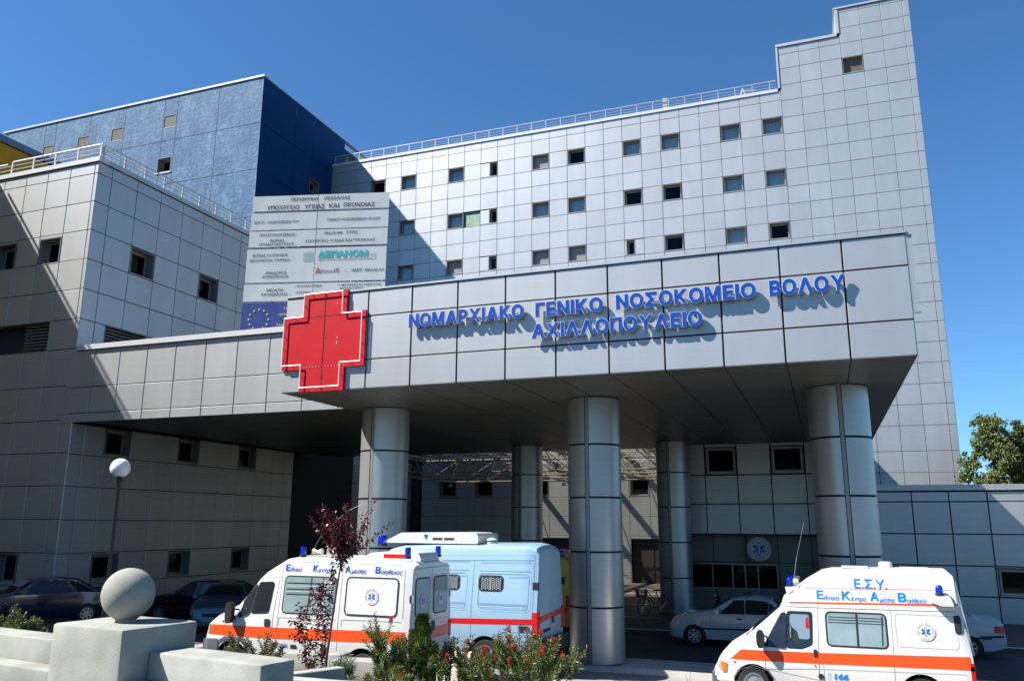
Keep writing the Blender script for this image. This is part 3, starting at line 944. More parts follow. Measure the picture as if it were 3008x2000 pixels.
# ================================================================== covered wing left of the canopy
cw = thing('side_canopy', 'lower clad side canopy spanning from the corner wing to the entrance canopy', 'canopy', (-18, 22, 0))
wcw = Wall(cw, 0, YL - .02, 0)
uW = [-24.03, -22.86, -21.72, -20.55, -19.37, -18.16, -16.92, -15.70, -14.42, -13.15, XL - .02]
zW = [ZS, 7.00, 7.88, 9.16]
wcw.build(uW, zW, gap=.026)
q = MB(); q.box(-23.6, XL - .02, YL - .10, YL + .35, 9.17, 9.34); wpart(cw, 'roof_coping', q, mat('bright_coping', (.6, .6, .59), rough=.4, metal=.15))
q = MB(); q.box(-23.6, XL - .03, YL + .04, 35.7, ZS + .08, 9.1); wpart(cw, 'canopy_core', q, SEAL)
q = MB(); q.box(-23.6, XL - .03, YL + .36, 35.8, 9.12, 9.2); wpart(cw, 'roof', q, COPE)
SOF2 = mat('shaded_soffit_panel', (0.07, 0.068, 0.062), rough=0.45, metal=0.2, noise=0.06, nscale=1.5, rand=0.05)  # darker copy of the soffit, coloured for shade under the side canopy
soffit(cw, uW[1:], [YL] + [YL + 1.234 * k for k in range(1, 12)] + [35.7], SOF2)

# ================================================================== back wall and low right wing
YW = 34.4
low = thing('ambulance_station', 'low panelled building with ribbon window under and right of the canopy', 'building', (4, YW, 0))
wb = Wall(low, 0, YW, 0)
uL = [-5.78, -4.5, -3.22, -1.92, -0.62, 0.62, 1.80, 3.05, 4.30, 5.55, 6.80, 8.05, 9.3, 10.55, 11.8, 13.05, 14.3]
for x0 in (-4.5, -1.92):
    i = uL.index(x0); wb.window(x0 + .04, uL[i + 1] - .04, 5.46, 6.54, 'dark curtain gapr' if x0 < -4 else 'dark curtain', .2)
wb.build(uL[:7], [3.09, 4.27, 5.42, ZS], gap=.036)
wb2 = Wall(low, 0, YW, 0)
wb2.holes.append((1.9, 4.2, 1.2, 2.02)); 
wb2.window(2.1, 3.0, 1.1, 1.98, 'dark', .2); wb2.window(5.62, 8.0, 1.02, 1.98, 'dark two', .3); wb2.window(10.6, 13.0, 1.02, 1.98, 'dark two', .3)
wb2.holes = wb2.holes[1:]
wb2.build(uL[6:], gap=.036, zs=[-.1, .99, 2.05, 3.17, 4.33, 4.70])
q = MB(); q.box(1.78, 14.4, YW - .07, YW + .5, 4.74, 4.95); wpart(low, 'roof_coping', q, ALU)
q = MB(); q.box(1.8, 14.3, YW + .45, 39.5, -.1, 4.85); q.box(-5.78, 1.8, YW + 1.5, 36, -.1, ZS); q.box(-5.78, 1.8, YW + .35, YW + .5, 3.2, ZS); wpart(low, 'wall_core', q, SEAL)
# overhang soffit and recessed wall under it
q = MB(); q.box(-5.78, 1.8, YW + .04, YW + 1.35, 3.06, 3.10); wpart(low, 'overhang', q, SEAL)
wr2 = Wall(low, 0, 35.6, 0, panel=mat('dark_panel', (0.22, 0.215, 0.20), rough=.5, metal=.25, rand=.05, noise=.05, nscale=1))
wr2.holes.append((-5.4, -1.95, .9, 1.92))
wr2.build([-5.78, -4.45, -3.16, -1.9, -.62, .64, 1.8], [-.1, .9, 1.97, 3.06])
q = MB(); f = .05
q.box(-5.4, -1.95, 35.56, 35.64, 1.86, 1.92); q.box(-5.4, -1.95, 35.56, 35.64, .9, .96)
for x in (-5.4, -4.55, -3.75, -3.25, -2.75, -2.0): q.box(x, x + f, 35.56, 35.64, .96, 1.86)
o = wpart(low, 'ribbon_window', q, FRAME)
q = MB(); q.box(-5.4, -1.95, 35.60, 35.61, .96, 1.86); wpart(low, 'pane', q, DGLASS, parent=o); 
q = MB(); q.box(-5.4, -1.95, 36.0, 36.05, .9, 1.92, 0); q.box(-3.7, -3.2, 35.9, 35.95, 1.0, 1.8, 1); wpart(low, 'blind', q, [DARKROOM, mat('yellow_blind', (.35, .30, .12), rough=.9)], parent=o)
# roadside patch lit beyond
# ================================================================== trees behind the right wing
# ================================================================== hospital name letters
LBLUE = mat('sign_blue_face', (0.002, 0.06, 0.36), rough=0.6, spec=.15)
LEDGE = mat('sign_letter_return', (0.36, 0.34, 0.30), rough=0.45, metal=0.3)
LPAD = mat('sign_letter_rim', (0.62, 0.66, 0.72), rough=0.4)
name = thing('hospital_name_sign', 'raised blue Greek capital letters spelling the hospital name on the canopy front', 'sign', (-4.2, CY - .1, 8.0))
def raised_word(txt, x0, x1, z0, h):
    # each letter is its own mesh standing off the fascia on a pale rim
    adv = []
    for ch in txt:
        me = text_mesh(ch, 1.0, bold=0.045)
        xs_ = [v.co.x for v in me.vertices]
        adv.append((min(xs_), max(xs_)))
    sp = 0.10
    tot = sum(b - a for a, b in adv) + sp * (len(txt) - 1)
    k = (x1 - x0) / tot; kz = h / 0.77
    x = x0
    for ch, (a, b) in zip(txt, adv):
        me = text_mesh(ch, 1.0, bold=0.045, depth=.5)
        for v in me.vertices:
            v.co = ((v.co.x - a) * k, -v.co.z * 0.07, v.co.y * kz)
        me.materials.append(LEDGE); me.materials.append(LBLUE); me.update()
        for p in me.polygons:
            if abs(p.normal.y) > .9 and p.center.y < 0: p.material_index = 1
        o = link('letter', me, name, rel(name, (x, CY - .115, z0)))
        m2 = text_mesh(ch, 1.0, bold=0.066, depth=.5)
        for v in m2.vertices:
            v.co = ((v.co.x - a) * k, -v.co.z * 0.05, v.co.y * kz)
        m2.materials.append(LPAD)
        link('letter_rim', m2, o, (0, -.002, 0))
        x += (b - a + sp) * k
    return
raised_word('ΝΟΜΑΡΧΙΑΚΟ', -9.17, -6.21, 8.12, .31)
raised_word('ΓΕΝΙΚΟ', -5.91, -4.33, 8.11, .31)
raised_word('ΝΟΣΟΚΟΜΕΙΟ', -4.02, -1.04, 8.12, .31)
raised_word('ΒΟΛΟΥ', -0.76, 0.71, 8.12, .31)
raised_word('ΑΧΙΛΛΟΠΟΥΛΕΙΟ', -6.0, -2.17, 7.61, .31)

# ================================================================== red cross
RED = mat('red_cross_paint', (0.50, 0.004, 0.012), rough=0.55, spec=.2, noise=.08, nscale=2.5, bump=.15, bscale=3)
TUBE = mat('white_neon_tube', (0.85, 0.85, 0.82), rough=0.3)
DSEAM = mat('dark_red_seam', (0.06, 0.004, 0.006), rough=.8)
crs = thing('red_cross_sign', 'large flat red cross with a white tube outline at the left end of the canopy', 'sign', (-11.64, CY - .1, 8.0))
def crosspts(a, b, c, d, x0, x1, z0, z1):
    return [(a, z1), (b, z1), (b, d), (x1, d), (x1, c), (b, c), (b, z0), (a, z0), (a, c), (x0, c), (x0, d), (a, d)]
P = crosspts(-12.30, -10.98, 7.26, 8.68, -12.86, -10.43, 6.68, 9.27)
q = MB(); q.prism(P, CY - .06, CY - .008); wpart(crs, 'cross_plate', q, RED)
Pt = crosspts(-12.24, -11.09, 7.37, 8.63, -12.82, -10.51, 6.78, 9.22)
q = MB()
for i in range(12):
    a, b_ = Pt[i], Pt[(i + 1) % 12]
    q.tube((a[0], CY - .125, a[1]), (b_[0], CY - .125, b_[1]), .014, 8)
wpart(crs, 'tube_outline', q, TUBE)
q = MB()
for i in range(12):
    a, b_ = Pt[i], Pt[(i + 1) % 12]
    L_ = math.hypot(b_[0] - a[0], b_[1] - a[1]); n_ = max(1, int(L_ / .3))
    for k in range(n_):
        t = (k + .5) / n_; x = a[0] + (b_[0] - a[0]) * t; z = a[1] + (b_[1] - a[1]) * t
        q.tube((x, CY - .06, z), (x, CY - .12, z), .008, 5)
wpart(crs, 'tube_bracket', q, DSEAM)
q = MB()
q.box(-11.650, -11.638, CY - .064, CY - .06, 6.7, 9.25)
for z in (7.31, 8.62): q.box(-12.3, -10.98, CY - .064, CY - .06, z - .005, z + .005)
for k in range(24):
    z = 6.75 + k * .105 + rnd.uniform(-.02, .02); q.box(-11.656, -11.632, CY - .068, CY - .0645, z, z + rnd.uniform(.03, .08))
wpart(crs, 'seam', q, DSEAM)
q = MB()
for k in range(14):
    q.box(-12.2 + k * .09, -12.16 + k * .09, CY - .067, CY - .062, 7.30, 7.315)
for (x, z, s_) in ((-11.25, 8.0, .05), (-11.25, 7.85, .09), (-11.3, 8.9, .03), (-11.0, 8.75, .02)): q.box(x, x + .022, CY - .067, CY - .062, z, z + s_)
wpart(crs, 'flaked_paint', q, mat('flake_pale', (.5, .35, .33), rough=.8))

# ================================================================== round emblem discs
STARB = mat('star_blue', (0.01, 0.09, 0.36), rough=.4)
def star_of_life(mb, cx, cz, r, y, m, lift=.003):
    for k in range(3):
        a = R(60 * k); u = (math.cos(a), math.sin(a)); v = (-u[1], u[0]); w_ = r * .24
        pts = [(cx + v[0] * r * s1 + u[0] * w_ * s2, y - lift * (k * .15), cz + v[1] * r * s1 + u[1] * w_ * s2) for s1, s2 in ((-1, -1), (-1, 1), (1, 1), (1, -1))]
        mb.poly(pts, m)
def emblem(parent, r, loc, rot=(0, 0, 0), dark=1.0, nm='emblem', blank=False):
    key = ('emb', round(r, 3), dark)
    if key not in CACHE:
        q = MB()
        W_ = mat('emblem_white', (0.72, 0.72, 0.70), rough=.5); G_ = mat('emblem_ring', (.55, .42, .40), rough=.6); Rr = mat('emblem_red', (.5, .07, .06), rough=.5); Gy = mat('emblem_grey', (.30, .31, .34), rough=.6)
        def ring(r0, r1, y, m):
            n = 40
            for i in range(n):
                a, b_ = 2 * math.pi * i / n, 2 * math.pi * (i + 1) / n
                q.quad((r0 * math.cos(a), y, r0 * math.sin(a)), (r1 * math.cos(a), y, r1 * math.sin(a)), (r1 * math.cos(b_), y, r1 * math.sin(b_)), (r0 * math.cos(b_), y, r0 * math.sin(b_)), m)
        ring(.001, r, 0, 0); ring(r * .95, r, -.001, 1); ring(r * .64, r * .67, -.001, 1)
        star_of_life(q, 0, 0, r * .52, -.0015, 2)
        # staff and snake
        q.poly([(-r * .035, -.003, -r * .48), (r * .035, -.003, -r * .48), (r * .035, -.003, r * .48), (-r * .035, -.003, r * .48)], 0)
        for k in range(5):
            z = -r * .3 + k * r * .15; s_ = 1 if k % 2 else -1
            q.poly([(-r * .10 * s_, -.0032, z), (r * .10 * s_, -.0032, z + r * .07), (r * .10 * s_, -.0032, z + r * .12), (-r * .10 * s_, -.0032, z + r * .05)], 0)
        # ring lettering
        me = q.mesh('emblem', [W_, Rr if dark > 1 else G_, STARB, Gy, Rr], fix=False)
        bm_ = bmesh.new(); bm_.from_mesh(me)
        def ringtext(txt, a_from, a_to, rr, h, mi, flip=False):
            n_ = len(txt)
            for i_, ch in enumerate(txt):
                if ch == ' ': continue
                a = R(a_from + (a_to - a_from) * (i_ + .5) / n_)
                t = text_mesh(ch, h / .73, bold=.02, align='CENTER')
                ca, sa = math.cos(a), math.sin(a)
                for v in t.vertices:
                    u_, w_ = v.co.x, v.co.y - h / 2
                    if flip: px_, pz_ = (rr - w_) * ca - u_ * sa * 1, (rr - w_) * sa + u_ * ca
                    else: px_, pz_ = (rr + w_) * ca + u_ * sa, (rr + w_) * sa - u_ * ca
                    v.co = (px_, -.0025, pz_)
                k0 = len(bm_.faces); bm_.from_mesh(t); bm_.faces.ensure_lookup_table()
                for f in bm_.faces[k0:]: f.material_index = mi
        ringtext('ΕΘΝΙΚΟ ΚΕΝΤΡΟ ΑΜΕΣΗΣ ΒΟΗΘΕΙΑΣ', 218, -38, r * .81, r * .17, 3)
        ringtext('Ε.Σ.Υ.', 245, 295, r * .81, r * .18, 4, True)
        bm_.to_mesh(me); bm_.free()
        CACHE[key] = me
    return link(nm, CACHE[key], parent, loc, rot)
sg = thing('emblem_sign', 'round white emergency service emblem sign with dark blue star hanging under the overhang', 'sign', (-2.58, 34.9, 2.52))
q = MB(); q.lathe([(.001, 0), (.49, 0), (.49, .05), (.001, .05)], 40, axis='y'); link('disc', q.mesh('disc', mat('sign_disc_white', (.5, .5, .48), rough=.5), 30), sg)
emblem(sg, .49, (0, -.004, 0), dark=2)
q = MB()
for dx in (-.16, .16): q.box(dx - .01, dx + .01, .02, .03, .46, .60)
link('bracket', q.mesh('bracket', RAILM), sg)

# ================================================================== project billboard behind the canopy
BW = mat('billboard_sheet', (0.52, 0.55, 0.54), rough=0.55, noise=.03, nscale=1.3, bump=.1, bscale=1.2)
BI = mat('billboard_ink', (0.008, 0.011, 0.022), rough=.7)
BT = mat('billboard_teal', (0.03, 0.38, 0.40), rough=.6)
BR = mat('billboard_red', (0.5, 0.03, 0.02), rough=.6)
BB = mat('flag_blue', (0.008, 0.035, 0.20), rough=.55, noise=.2, nscale=1.5)
BY = mat('flag_yellow', (0.62, 0.45, 0.16), rough=.6)
# board axis direction (nearly square to the viewer), placed on the canopy roof level
BA = R(15.1)
bb = thing('project_billboard', 'weathered white project billboard with rows of black Greek lettering and a blue flag strip', 'billboard', (-17.9, 21.9, 9.3), BA)
def bsheet(u0, u1, z0, z1, m_, y=0.0, nm='board_sheet'):
    # slightly buckled metal sheet with thickness
    q = MB(); nx_, nz_ = 10, 3
    ph = rnd.uniform(0, 6)
    def Y_(i, j):
        return y - -.002 + .003 * math.sin(i * 1.3 + ph) * math.sin(j * 1.1 + ph) - rnd.uniform(0, .0004)
    g = [[(u0 + (u1 - u0) * i / nx_, Y_(i, j) if 0 < i < nx_ else y, z0 + (z1 - z0) * j / nz_ - 9.3) for i in range(nx_ + 1)] for j in range(nz_ + 1)]
    for j in range(nz_):
        for i in range(nx_):
            q.quad(g[j][i], g[j][i + 1], g[j + 1][i + 1], g[j + 1][i])
    q.box(u0 + .01, u1 - .01, y + .012, y + .03, z0 - 9.29, z1 - 9.31)
    return link(nm, q.mesh(nm, m_, 40), bb)
for (a, b_, c, d) in ((-.06, 4.80, 14.01, 14.57), (-.08, 4.79, 13.32, 13.94), (-.10, 4.78, 12.70, 13.28), (-.13, 4.77, 11.43, 12.62), (-.15, 4.77, 10.77, 11.37)):
    bsheet(a, 2.27, c, d, BW); bsheet(2.29, b_, c, d + .004, BW)
fl = bsheet(-.16, 1.62, 9.74, 10.72, BB, nm='flag_sheet'); bsheet(1.63, 4.76, 9.74, 10.72, BB, nm='flag_sheet')
def bt(txt, x0, x1, z0, h, m_=None, bold=.014, shear=0.0, nm='lettering', y=-.0075):
    me = text_fit(txt, w=x1 - x0, h=h, bold=bold, shear=shear)
    me.materials.clear(); me.materials.append(m_ or BI)
    link(nm, me, bb, (x0, y, z0 - 9.3))
for a in [('ΠΕΡΙΦΕΡΕΙΑ', 1.30, 2.28, 14.36, .12), ('ΘΕΣΣΑΛΙΑΣ', 2.49, 3.42, 14.37, .12),
          ('ΥΠΟΥΡΓΕΙΟ', .45, 1.62, 14.06, .15), ('ΥΓΕΙΑΣ', 1.80, 2.53, 14.06, .15), ('ΚΑΙ', 2.68, 3.03, 14.07, .15), ('ΠΡΟΝΟΙΑΣ', 3.20, 4.30, 14.08, .15),
          ('ΕΡΓΟ:', .05, .42, 13.56, .09), ('ΟΛΟΚΛΗΡΩΣΗ ΤΟΥ', .52, 1.64, 13.56, .09), ('ΓΕΝΙΚΟΥ ΝΟΣΟΚΟΜΕΙΟΥ ΒΟΛΟΥ', 2.64, 4.51, 13.59, .09),
          ('ΠΡΟΫΠΟΛΟΓΙΣΜΟΣ :', .27, 1.60, 13.09, .09), ('39.618.489', 2.56, 3.21, 13.11, .09), ('ΕΥΡΩ', 3.35, 3.71, 13.12, .09),
          ('ΦΟΡΕΑΣ', .66, 1.16, 12.89, .085), ('ΧΡΗΜΑΤΟΔΟΤΗΣΗΣ :', .26, 1.58, 12.76, .085), ('ΥΠΟΥΡΓΕΙΟ ΥΓΕΙΑΣ ΚΑΙ ΠΡΟΝΟΙΑΣ', 1.90, 4.36, 12.83, .09),
          ('ΦΟΡΕΑΣ ΥΛΟΠΟΙΗΣΗΣ', .06, 1.32, 12.36, .085), ('ΔΙΕΥΘΥΝΟΥΣΑ ΥΠΗΡΕΣΙΑ', -.03, 1.41, 12.18, .085), (':', 1.52, 1.55, 12.29, .08),
          ('ΑΝΑΔΟΧΟΣ', .57, 1.33, 11.73, .085), ('ΚΟΙΝΟΠΡΑΞΙΑ', .48, 1.40, 11.59, .085), (':', 1.50, 1.53, 11.72, .08),
          ('ΑΤΕ', 2.96, 3.16, 11.72, .15), ('–', 3.34, 3.44, 11.74, .09), ('ΙΜΕΚ', 3.59, 3.97, 11.75, .10), ('HELLAS A.E.', 4.06, 4.74, 11.75, .10),
          ('ΜΕΛΕΤΗ', .66, 1.24, 11.11, .09), ('ΚΑΤΑΣΚΕΥΗΣ  :', .49, 1.52, 10.96, .09), ('• ΑΡΧΙΤΕΚΤΟΝΙΚΑ', 1.64, 2.59, 11.24, .07), ('• ΣΤΑΤΙΚΑ', 1.64, 2.18, 11.02, .07),
          ('• Ι. ΜΟΥΖΑΚΗΣ & ΣΥΝΕΡΓΑΤΕΣ', 3.12, 4.63, 11.25, .07), ('ΑΡΧΙΤΕΚΤΟΝΕΣ', 3.20, 4.03, 11.13, .07)]:
    bt(*a)
bt('ΔΕΠΑΝΟΜ', 2.38, 4.13, 12.29, .20, BT, bold=.06); bt('Α.Ε.', 4.22, 4.44, 12.29, .10, BT)
bt('ΔΗΜΟΣΙΑ ΕΠΙΧΕΙΡΗΣΗ ΑΝΕΓΕΡΣΗΣ ΝΟΣΗΛΕΥΤΙΚΩΝ ΜΟΝΑΔΩΝ  Α.Ε.', 2.38, 4.44, 12.17, .045)
bt('Α', 2.32, 2.52, 11.71, .19, BR, bold=.03); bt('θηνα', 2.53, 2.93, 11.72, .13, bold=.0)
q = MB()
for i in range(7):
    for j in range(8):
        x, z = 1.88 + i * .05, 12.15 + j * .044
        inside = math.hypot(x - 2.04, (z - 12.31) * .9) < .14
        q.box(x, x + .03, -.009, -.007, z - 9.3, z - 9.3 + .022, 1 if inside and j % 3 != 0 else 0)
link('logo', q.mesh('logo', [mat('ink_grey', (.25, .27, .29), rough=.7), BT]), bb)
for k in range(12):
    a = R(90 + 30 * k); cx_, cz_ = .45 + .345 * math.cos(a), 10.14 + .345 * math.sin(a) - 9.3
    pts = []
    for i in range(10):
        t = R(90 + 36 * i); r_ = .052 if i % 2 == 0 else .021
        pts.append((cx_ + r_ * math.cos(t) , -.009, cz_ + r_ * math.sin(t)))
    q = MB(); n0 = (cx_ , -.009, cz_)
    for i in range(10): q.poly([n0, pts[i], pts[(i + 1) % 10]])
    link('star', q.mesh('star', BY), bb)
bt('ΤΟ ΕΡΓΟ', 1.30, 1.80, 10.46, .08, BY); bt('ΠΕΡΙΦΕΡΕΙΑΚΟ', 1.15, 2.1, 10.25, .08, BY); bt('ΤΑΜΕΙΟ', 1.08, 1.6, 9.90, .08, BY)
q = MB()
for x in (.3, 1.5, 2.9, 4.4):
    q.tube((x, .08, 0), (x, .08, 5.2), .035, 6)
    q.tube((x, .08, 4.8), (x, 1.9, 0), .03, 6)
for z in (.6, 1.35, 1.8, 3.35, 4.0, 4.68): q.tube((-.05, .045, z), (4.75, .045, z), .02, 5)
link('scaffold_frame', q.mesh('scaffold_frame', mat('frame_white_steel', (.5, .5, .48), rough=.5)), bb)
# ================================================================== vehicles
WHITE = mat('white_van_paint', (0.70, 0.685, 0.64), rough=0.3, coat=.4, noise=.05, nscale=1.6)
SILV = mat('white_car_paint', (0.50, 0.53, 0.55), rough=0.2, coat=.6)
LB = mat('pale_blue_paint', (0.31, 0.47, 0.60), rough=0.3, coat=.35, noise=.03, nscale=1.5)
ORANGE = mat('orange_stripe', (0.82, 0.085, 0.012), rough=0.3, coat=.3)
REDS = mat('red_stripe', (0.62, 0.012, 0.012), rough=0.3, coat=.3)
BLK = mat('black_plastic', (0.018, 0.018, 0.02), rough=0.55)
GREYP = mat('grey_bumper', (0.10, 0.105, 0.12), rough=0.6)
RUB = mat('tyre_rubber', (0.02, 0.02, 0.02), rough=0.85)
RIM = mat('wheel_alloy', (0.45, 0.46, 0.47), rough=0.35, metal=.7)
SEAM = mat('panel_gap', (0.10, 0.10, 0.10), rough=.8)
CHR = mat('chrome', (0.75, 0.75, 0.75), rough=.15, metal=1.0)
LAMPC = mat('lamp_clear', (0.55, 0.57, 0.58), rough=.1, metal=.5)
LAMPO = mat('lamp_orange', (0.85, 0.16, 0.01), rough=.2)
LAMPR = mat('lamp_red', (0.45, 0.015, 0.012), rough=.2)
BEAC = mat('beacon_blue', (0.0, 0.015, 0.42), rough=.12, coat=.8)
CARG = mat('car_glass_dark', (0.015, 0.02, 0.026), rough=.04, spec=.8)
CARG2 = mat('car_glass_teal', (0.24, 0.32, 0.32), rough=.12, spec=.6, noise=.25, nscale=1.6)
TXTB = mat('text_blue', (0.008, 0.09, 0.38), rough=.4)
TXTC = mat('text_light_blue', (0.01, 0.20, 0.60), rough=.4)

def lerp_tab(tab, x):
    if x <= tab[0][0]: return tab[0][1]
    for (a, va), (b, vb) in zip(tab, tab[1:]):
        if x <= b: return va + (vb - va) * (x - a) / (b - a) if b > a else vb
    return tab[-1][1]

class Car:
    """lofted vehicle body. x from 0 (front) to L (rear), y = +-halfwidth, z up. near side is -y"""
    def __init__(s, L, top, bot, belt, hw, roofhw, plan, crown=.03, r=.12, sill=.12, n=None, fs=None):
        s.L = L; s.top = top; s.bot = bot; s.belt = belt; s.hw = hw; s.rh = roofhw; s.plan = plan; s.crown = crown; s.r = r; s.sill = sill
    def section(s, x):
        zt = lerp_tab(s.top, x); zb = lerp_tab(s.bot, x); be = min(lerp_tab(s.belt, x), zt - .05)
        p = lerp_tab(s.plan, x)
        w = s.hw * p
        rh = lerp_tab(s.rh, x) * p
        # roof half width relaxes to the shoulder where there is no greenhouse
        t = max(0.0, min(1.0, (zt - be) / .35)); wr = w - (w - rh) * t
        r = min(s.r, (zt - be) * .8)
        zm = zb + (be - zb) * .5
        pts = [(0.0, zb), (w - .10, zb), (w - .035, zb + .03), (w - .02, zb + s.sill), (w, zm), (w - .012, be)]
        # side above belt
        for k in (1 / 3, 2 / 3, 1):
            pts.append((w - .012 + (wr - w + .012) * k * (1 - r / max(zt - be, .01) * 0), be + (zt - r - be) * k))
        for a in (30, 60, 90):
            pts.append((wr - r + r * math.cos(R(a)), zt - r + r * math.sin(R(a))))
        pts.append(((wr - r) * .5, zt + s.crown * .75)); pts.append((0.0, zt + s.crown))
        return pts
    def side(s, x, z):
        p = s.section(x)[1:-2]
        prev = p[0]
        for q in p[1:]:
            if q[1] >= z >= prev[1]:
                if q[1] - prev[1] < 1e-6: return q[0]
                return prev[0] + (q[0] - prev[0]) * (z - prev[1]) / (q[1] - prev[1])
            prev = q
        return p[-1][0] if z > p[-1][1] else p[0][0]
    def stations(s):
        xs = sorted(set([round(v, 3) for t in (s.top, s.bot, s.belt, s.plan) for v, _ in t] + [s.L * k / 30 for k in range(31)]))
        o = [xs[0]]
        for x in xs[1:]:
            if x - o[-1] > .012: o.append(x)
        return o
    def body(s, root, mats, arches, name='body', under=BLK):
        mb = MB(); xs = s.stations(); secs = [s.section(x) for x in xs]; n = len(secs[0])
        for x, sc in zip(xs, secs):
            for (y, z) in sc: mb.v.append((x, -y, z))
            for (y, z) in sc[1:-1][::-1]: mb.v.append((x, y, z))
        c = 2 * n - 2
        for i in range(len(xs) - 1):
            for j in range(c):
                k = (j + 1) % c
                mb.f.append((i * c + j, i * c + k, (i + 1) * c + k, (i + 1) * c + j)); mb.m.append(0)
        mb.f.append(tuple(range(c - 1, -1, -1))); mb.m.append(0)
        mb.f.append(tuple(len(xs) * c - c + j for j in range(c))); mb.m.append(0)
        me = mb.mesh(name, [mats, under])
        if arches:
            cut = MB()
            for (ax, az, ar) in arches:
                for sy in (-1, 1):
                    y0, y1 = (s.hw - .28, s.hw + .2) if sy > 0 else (-s.hw - .2, -s.hw + .28)
                    k = len(cut.v); N = 28
                    for y in (y0, y1):
                        for i in range(N):
                            t = 2 * math.pi * i / N; cut.v.append((ax + ar * math.cos(t), y, az + ar * math.sin(t)))
                    for i in range(N):
                        j = (i + 1) % N; cut.f.append((k + i, k + j, k + N + j, k + N + i)); cut.m.append(1)
                    cut.f.append(tuple(k + i for i in range(N))); cut.m.append(1)
                    cut.f.append(tuple(k + N + N - 1 - i for i in range(N))); cut.m.append(1)
            cme = cut.mesh('cut', [mats, under])
            oa = bpy.data.objects.new('a', me); ob = bpy.data.objects.new('b', cme)
            scn.collection.objects.link(oa); scn.collection.objects.link(ob)
            md = oa.modifiers.new('b', 'BOOLEAN'); md.operation = 'DIFFERENCE'; md.object = ob; md.solver = 'EXACT'
            dg = bpy.context.evaluated_depsgraph_get()
            me2 = bpy.data.meshes.new_from_object(oa.evaluated_get(dg))
            bpy.data.objects.remove(oa); bpy.data.objects.remove(ob)
            me = me2; me.name = name
            for p in me.polygons:
                cxx, cyy, czz = p.center
                for (ax, az, ar) in arches:
                    if math.hypot(cxx - ax, czz - az) < ar + .002 and abs(abs(p.normal.y)) < 2:
                        if (abs(p.normal.y) > .95 and abs(cyy) < s.hw - .2) or abs(math.hypot(cxx - ax, czz - az) - ar) < .03 and abs(p.normal.y) < .2 and abs(cyy) < s.hw + .01:
                            p.material_index = 1
        me.polygons.foreach_set('use_smooth', [True] * len(me.polygons))
        me.set_sharp_from_angle(angle=R(28))
        s.bodyobj = link(name, me, root)
        return s.bodyobj
    def decal(s, root, name, pts, mt, off=.006, both=True, frame=None, fw=.03, thick=0.0, parent=None):
        """polygon in (x,z) laid on the side; with frame: a dark gasket round it"""
        if frame is not None:
            cx_ = sum(p[0] for p in pts) / len(pts); cz_ = sum(p[1] for p in pts) / len(pts)
            big = grow(pts, fw)
            o = s.decal(root, name + '_gasket' if name != 'window' else 'window', big, frame, off - .003, both, parent=parent)
            s.decal(root, 'pane', pts, mt, off + .002, both, parent=o)
            return o
        bm_ = bmesh.new()
        vsx = [bm_.verts.new((x, 0, z)) for x, z in pts]
        bm_.faces.new(vsx)
        x0, x1 = min(p[0] for p in pts), max(p[0] for p in pts); z0, z1 = min(p[1] for p in pts), max(p[1] for p in pts)
        for x in s.stations():
            if x0 < x < x1:
                bmesh.ops.bisect_plane(bm_, geom=bm_.verts[:] + bm_.edges[:] + bm_.faces[:], plane_co=(x, 0, 0), plane_no=(1, 0, 0))
        nz_ = max(1, int((z1 - z0) / .08))
        for k in range(1, nz_):
            bmesh.ops.bisect_plane(bm_, geom=bm_.verts[:] + bm_.edges[:] + bm_.faces[:], plane_co=(0, 0, z0 + (z1 - z0) * k / nz_), plane_no=(0, 0, 1))
        for v in bm_.verts: v.co.y = -(s.side(v.co.x, v.co.z) + off)
        me = bpy.data.meshes.new(name); bm_.normal_update(); bm_.to_mesh(me); bm_.free(); me.materials.append(mt)
        me.polygons.foreach_set('use_smooth', [True] * len(me.polygons))
        if both:
            m2 = me.copy()
            for v in m2.vertices: v.co.y = -v.co.y
            far = link(name, m2, (parent.get('twin') and bpy.data.objects.get(parent['twin'])) if parent is not None and parent.get('twin') else (parent or root))
        o = link(name, me, parent or root)
        if both: o['twin'] = far.name
        return o
    def strip(s, root, pts, w, mt, name='panel_line', off=.004, both=True, closed=False):
        """thin line (panel gap or moulding) along points on the side"""
        pl = list(pts) + ([pts[0]] if closed else [])
        for sg_ in ((1, -1) if both else (-1,)):
            q = MB()
            for (a, b_) in zip(pl, pl[1:]):
                L_ = math.hypot(b_[0] - a[0], b_[1] - a[1]); n_ = max(1, int(L_ / .1))
                dx, dz = (b_[0] - a[0]) / L_, (b_[1] - a[1]) / L_
                nx_, nz_ = -dz * w / 2, dx * w / 2
                for k in range(n_):
                    t0, t1 = k / n_, (k + 1) / n_
                    P_ = []
                    for t, sg2 in ((t0, 1), (t1, 1), (t1, -1), (t0, -1)):
                        x = a[0] + (b_[0] - a[0]) * t + nx_ * sg2; z = a[1] + (b_[1] - a[1]) * t + nz_ * sg2
                        P_.append((x, sg_ * (s.side(x, z) + off), z))
                    q.quad(*P_)
            ob_ = link(name, q.mesh(name, mt), root)
        return ob_
    def text(s, root, txt, x0, x1, z0, h, mt, name='lettering', off=.007, bold=.02, shear=0.0):
        me = text_fit(txt, w=x1 - x0, h=h, bold=bold, shear=shear)
        for v in me.vertices:
            x, z = x0 + v.co.x, z0 + v.co.z
            v.co = (x, -(s.side(x, z) + off), z)
        me.materials.clear(); me.materials.append(mt)
        return link(name, me, root)
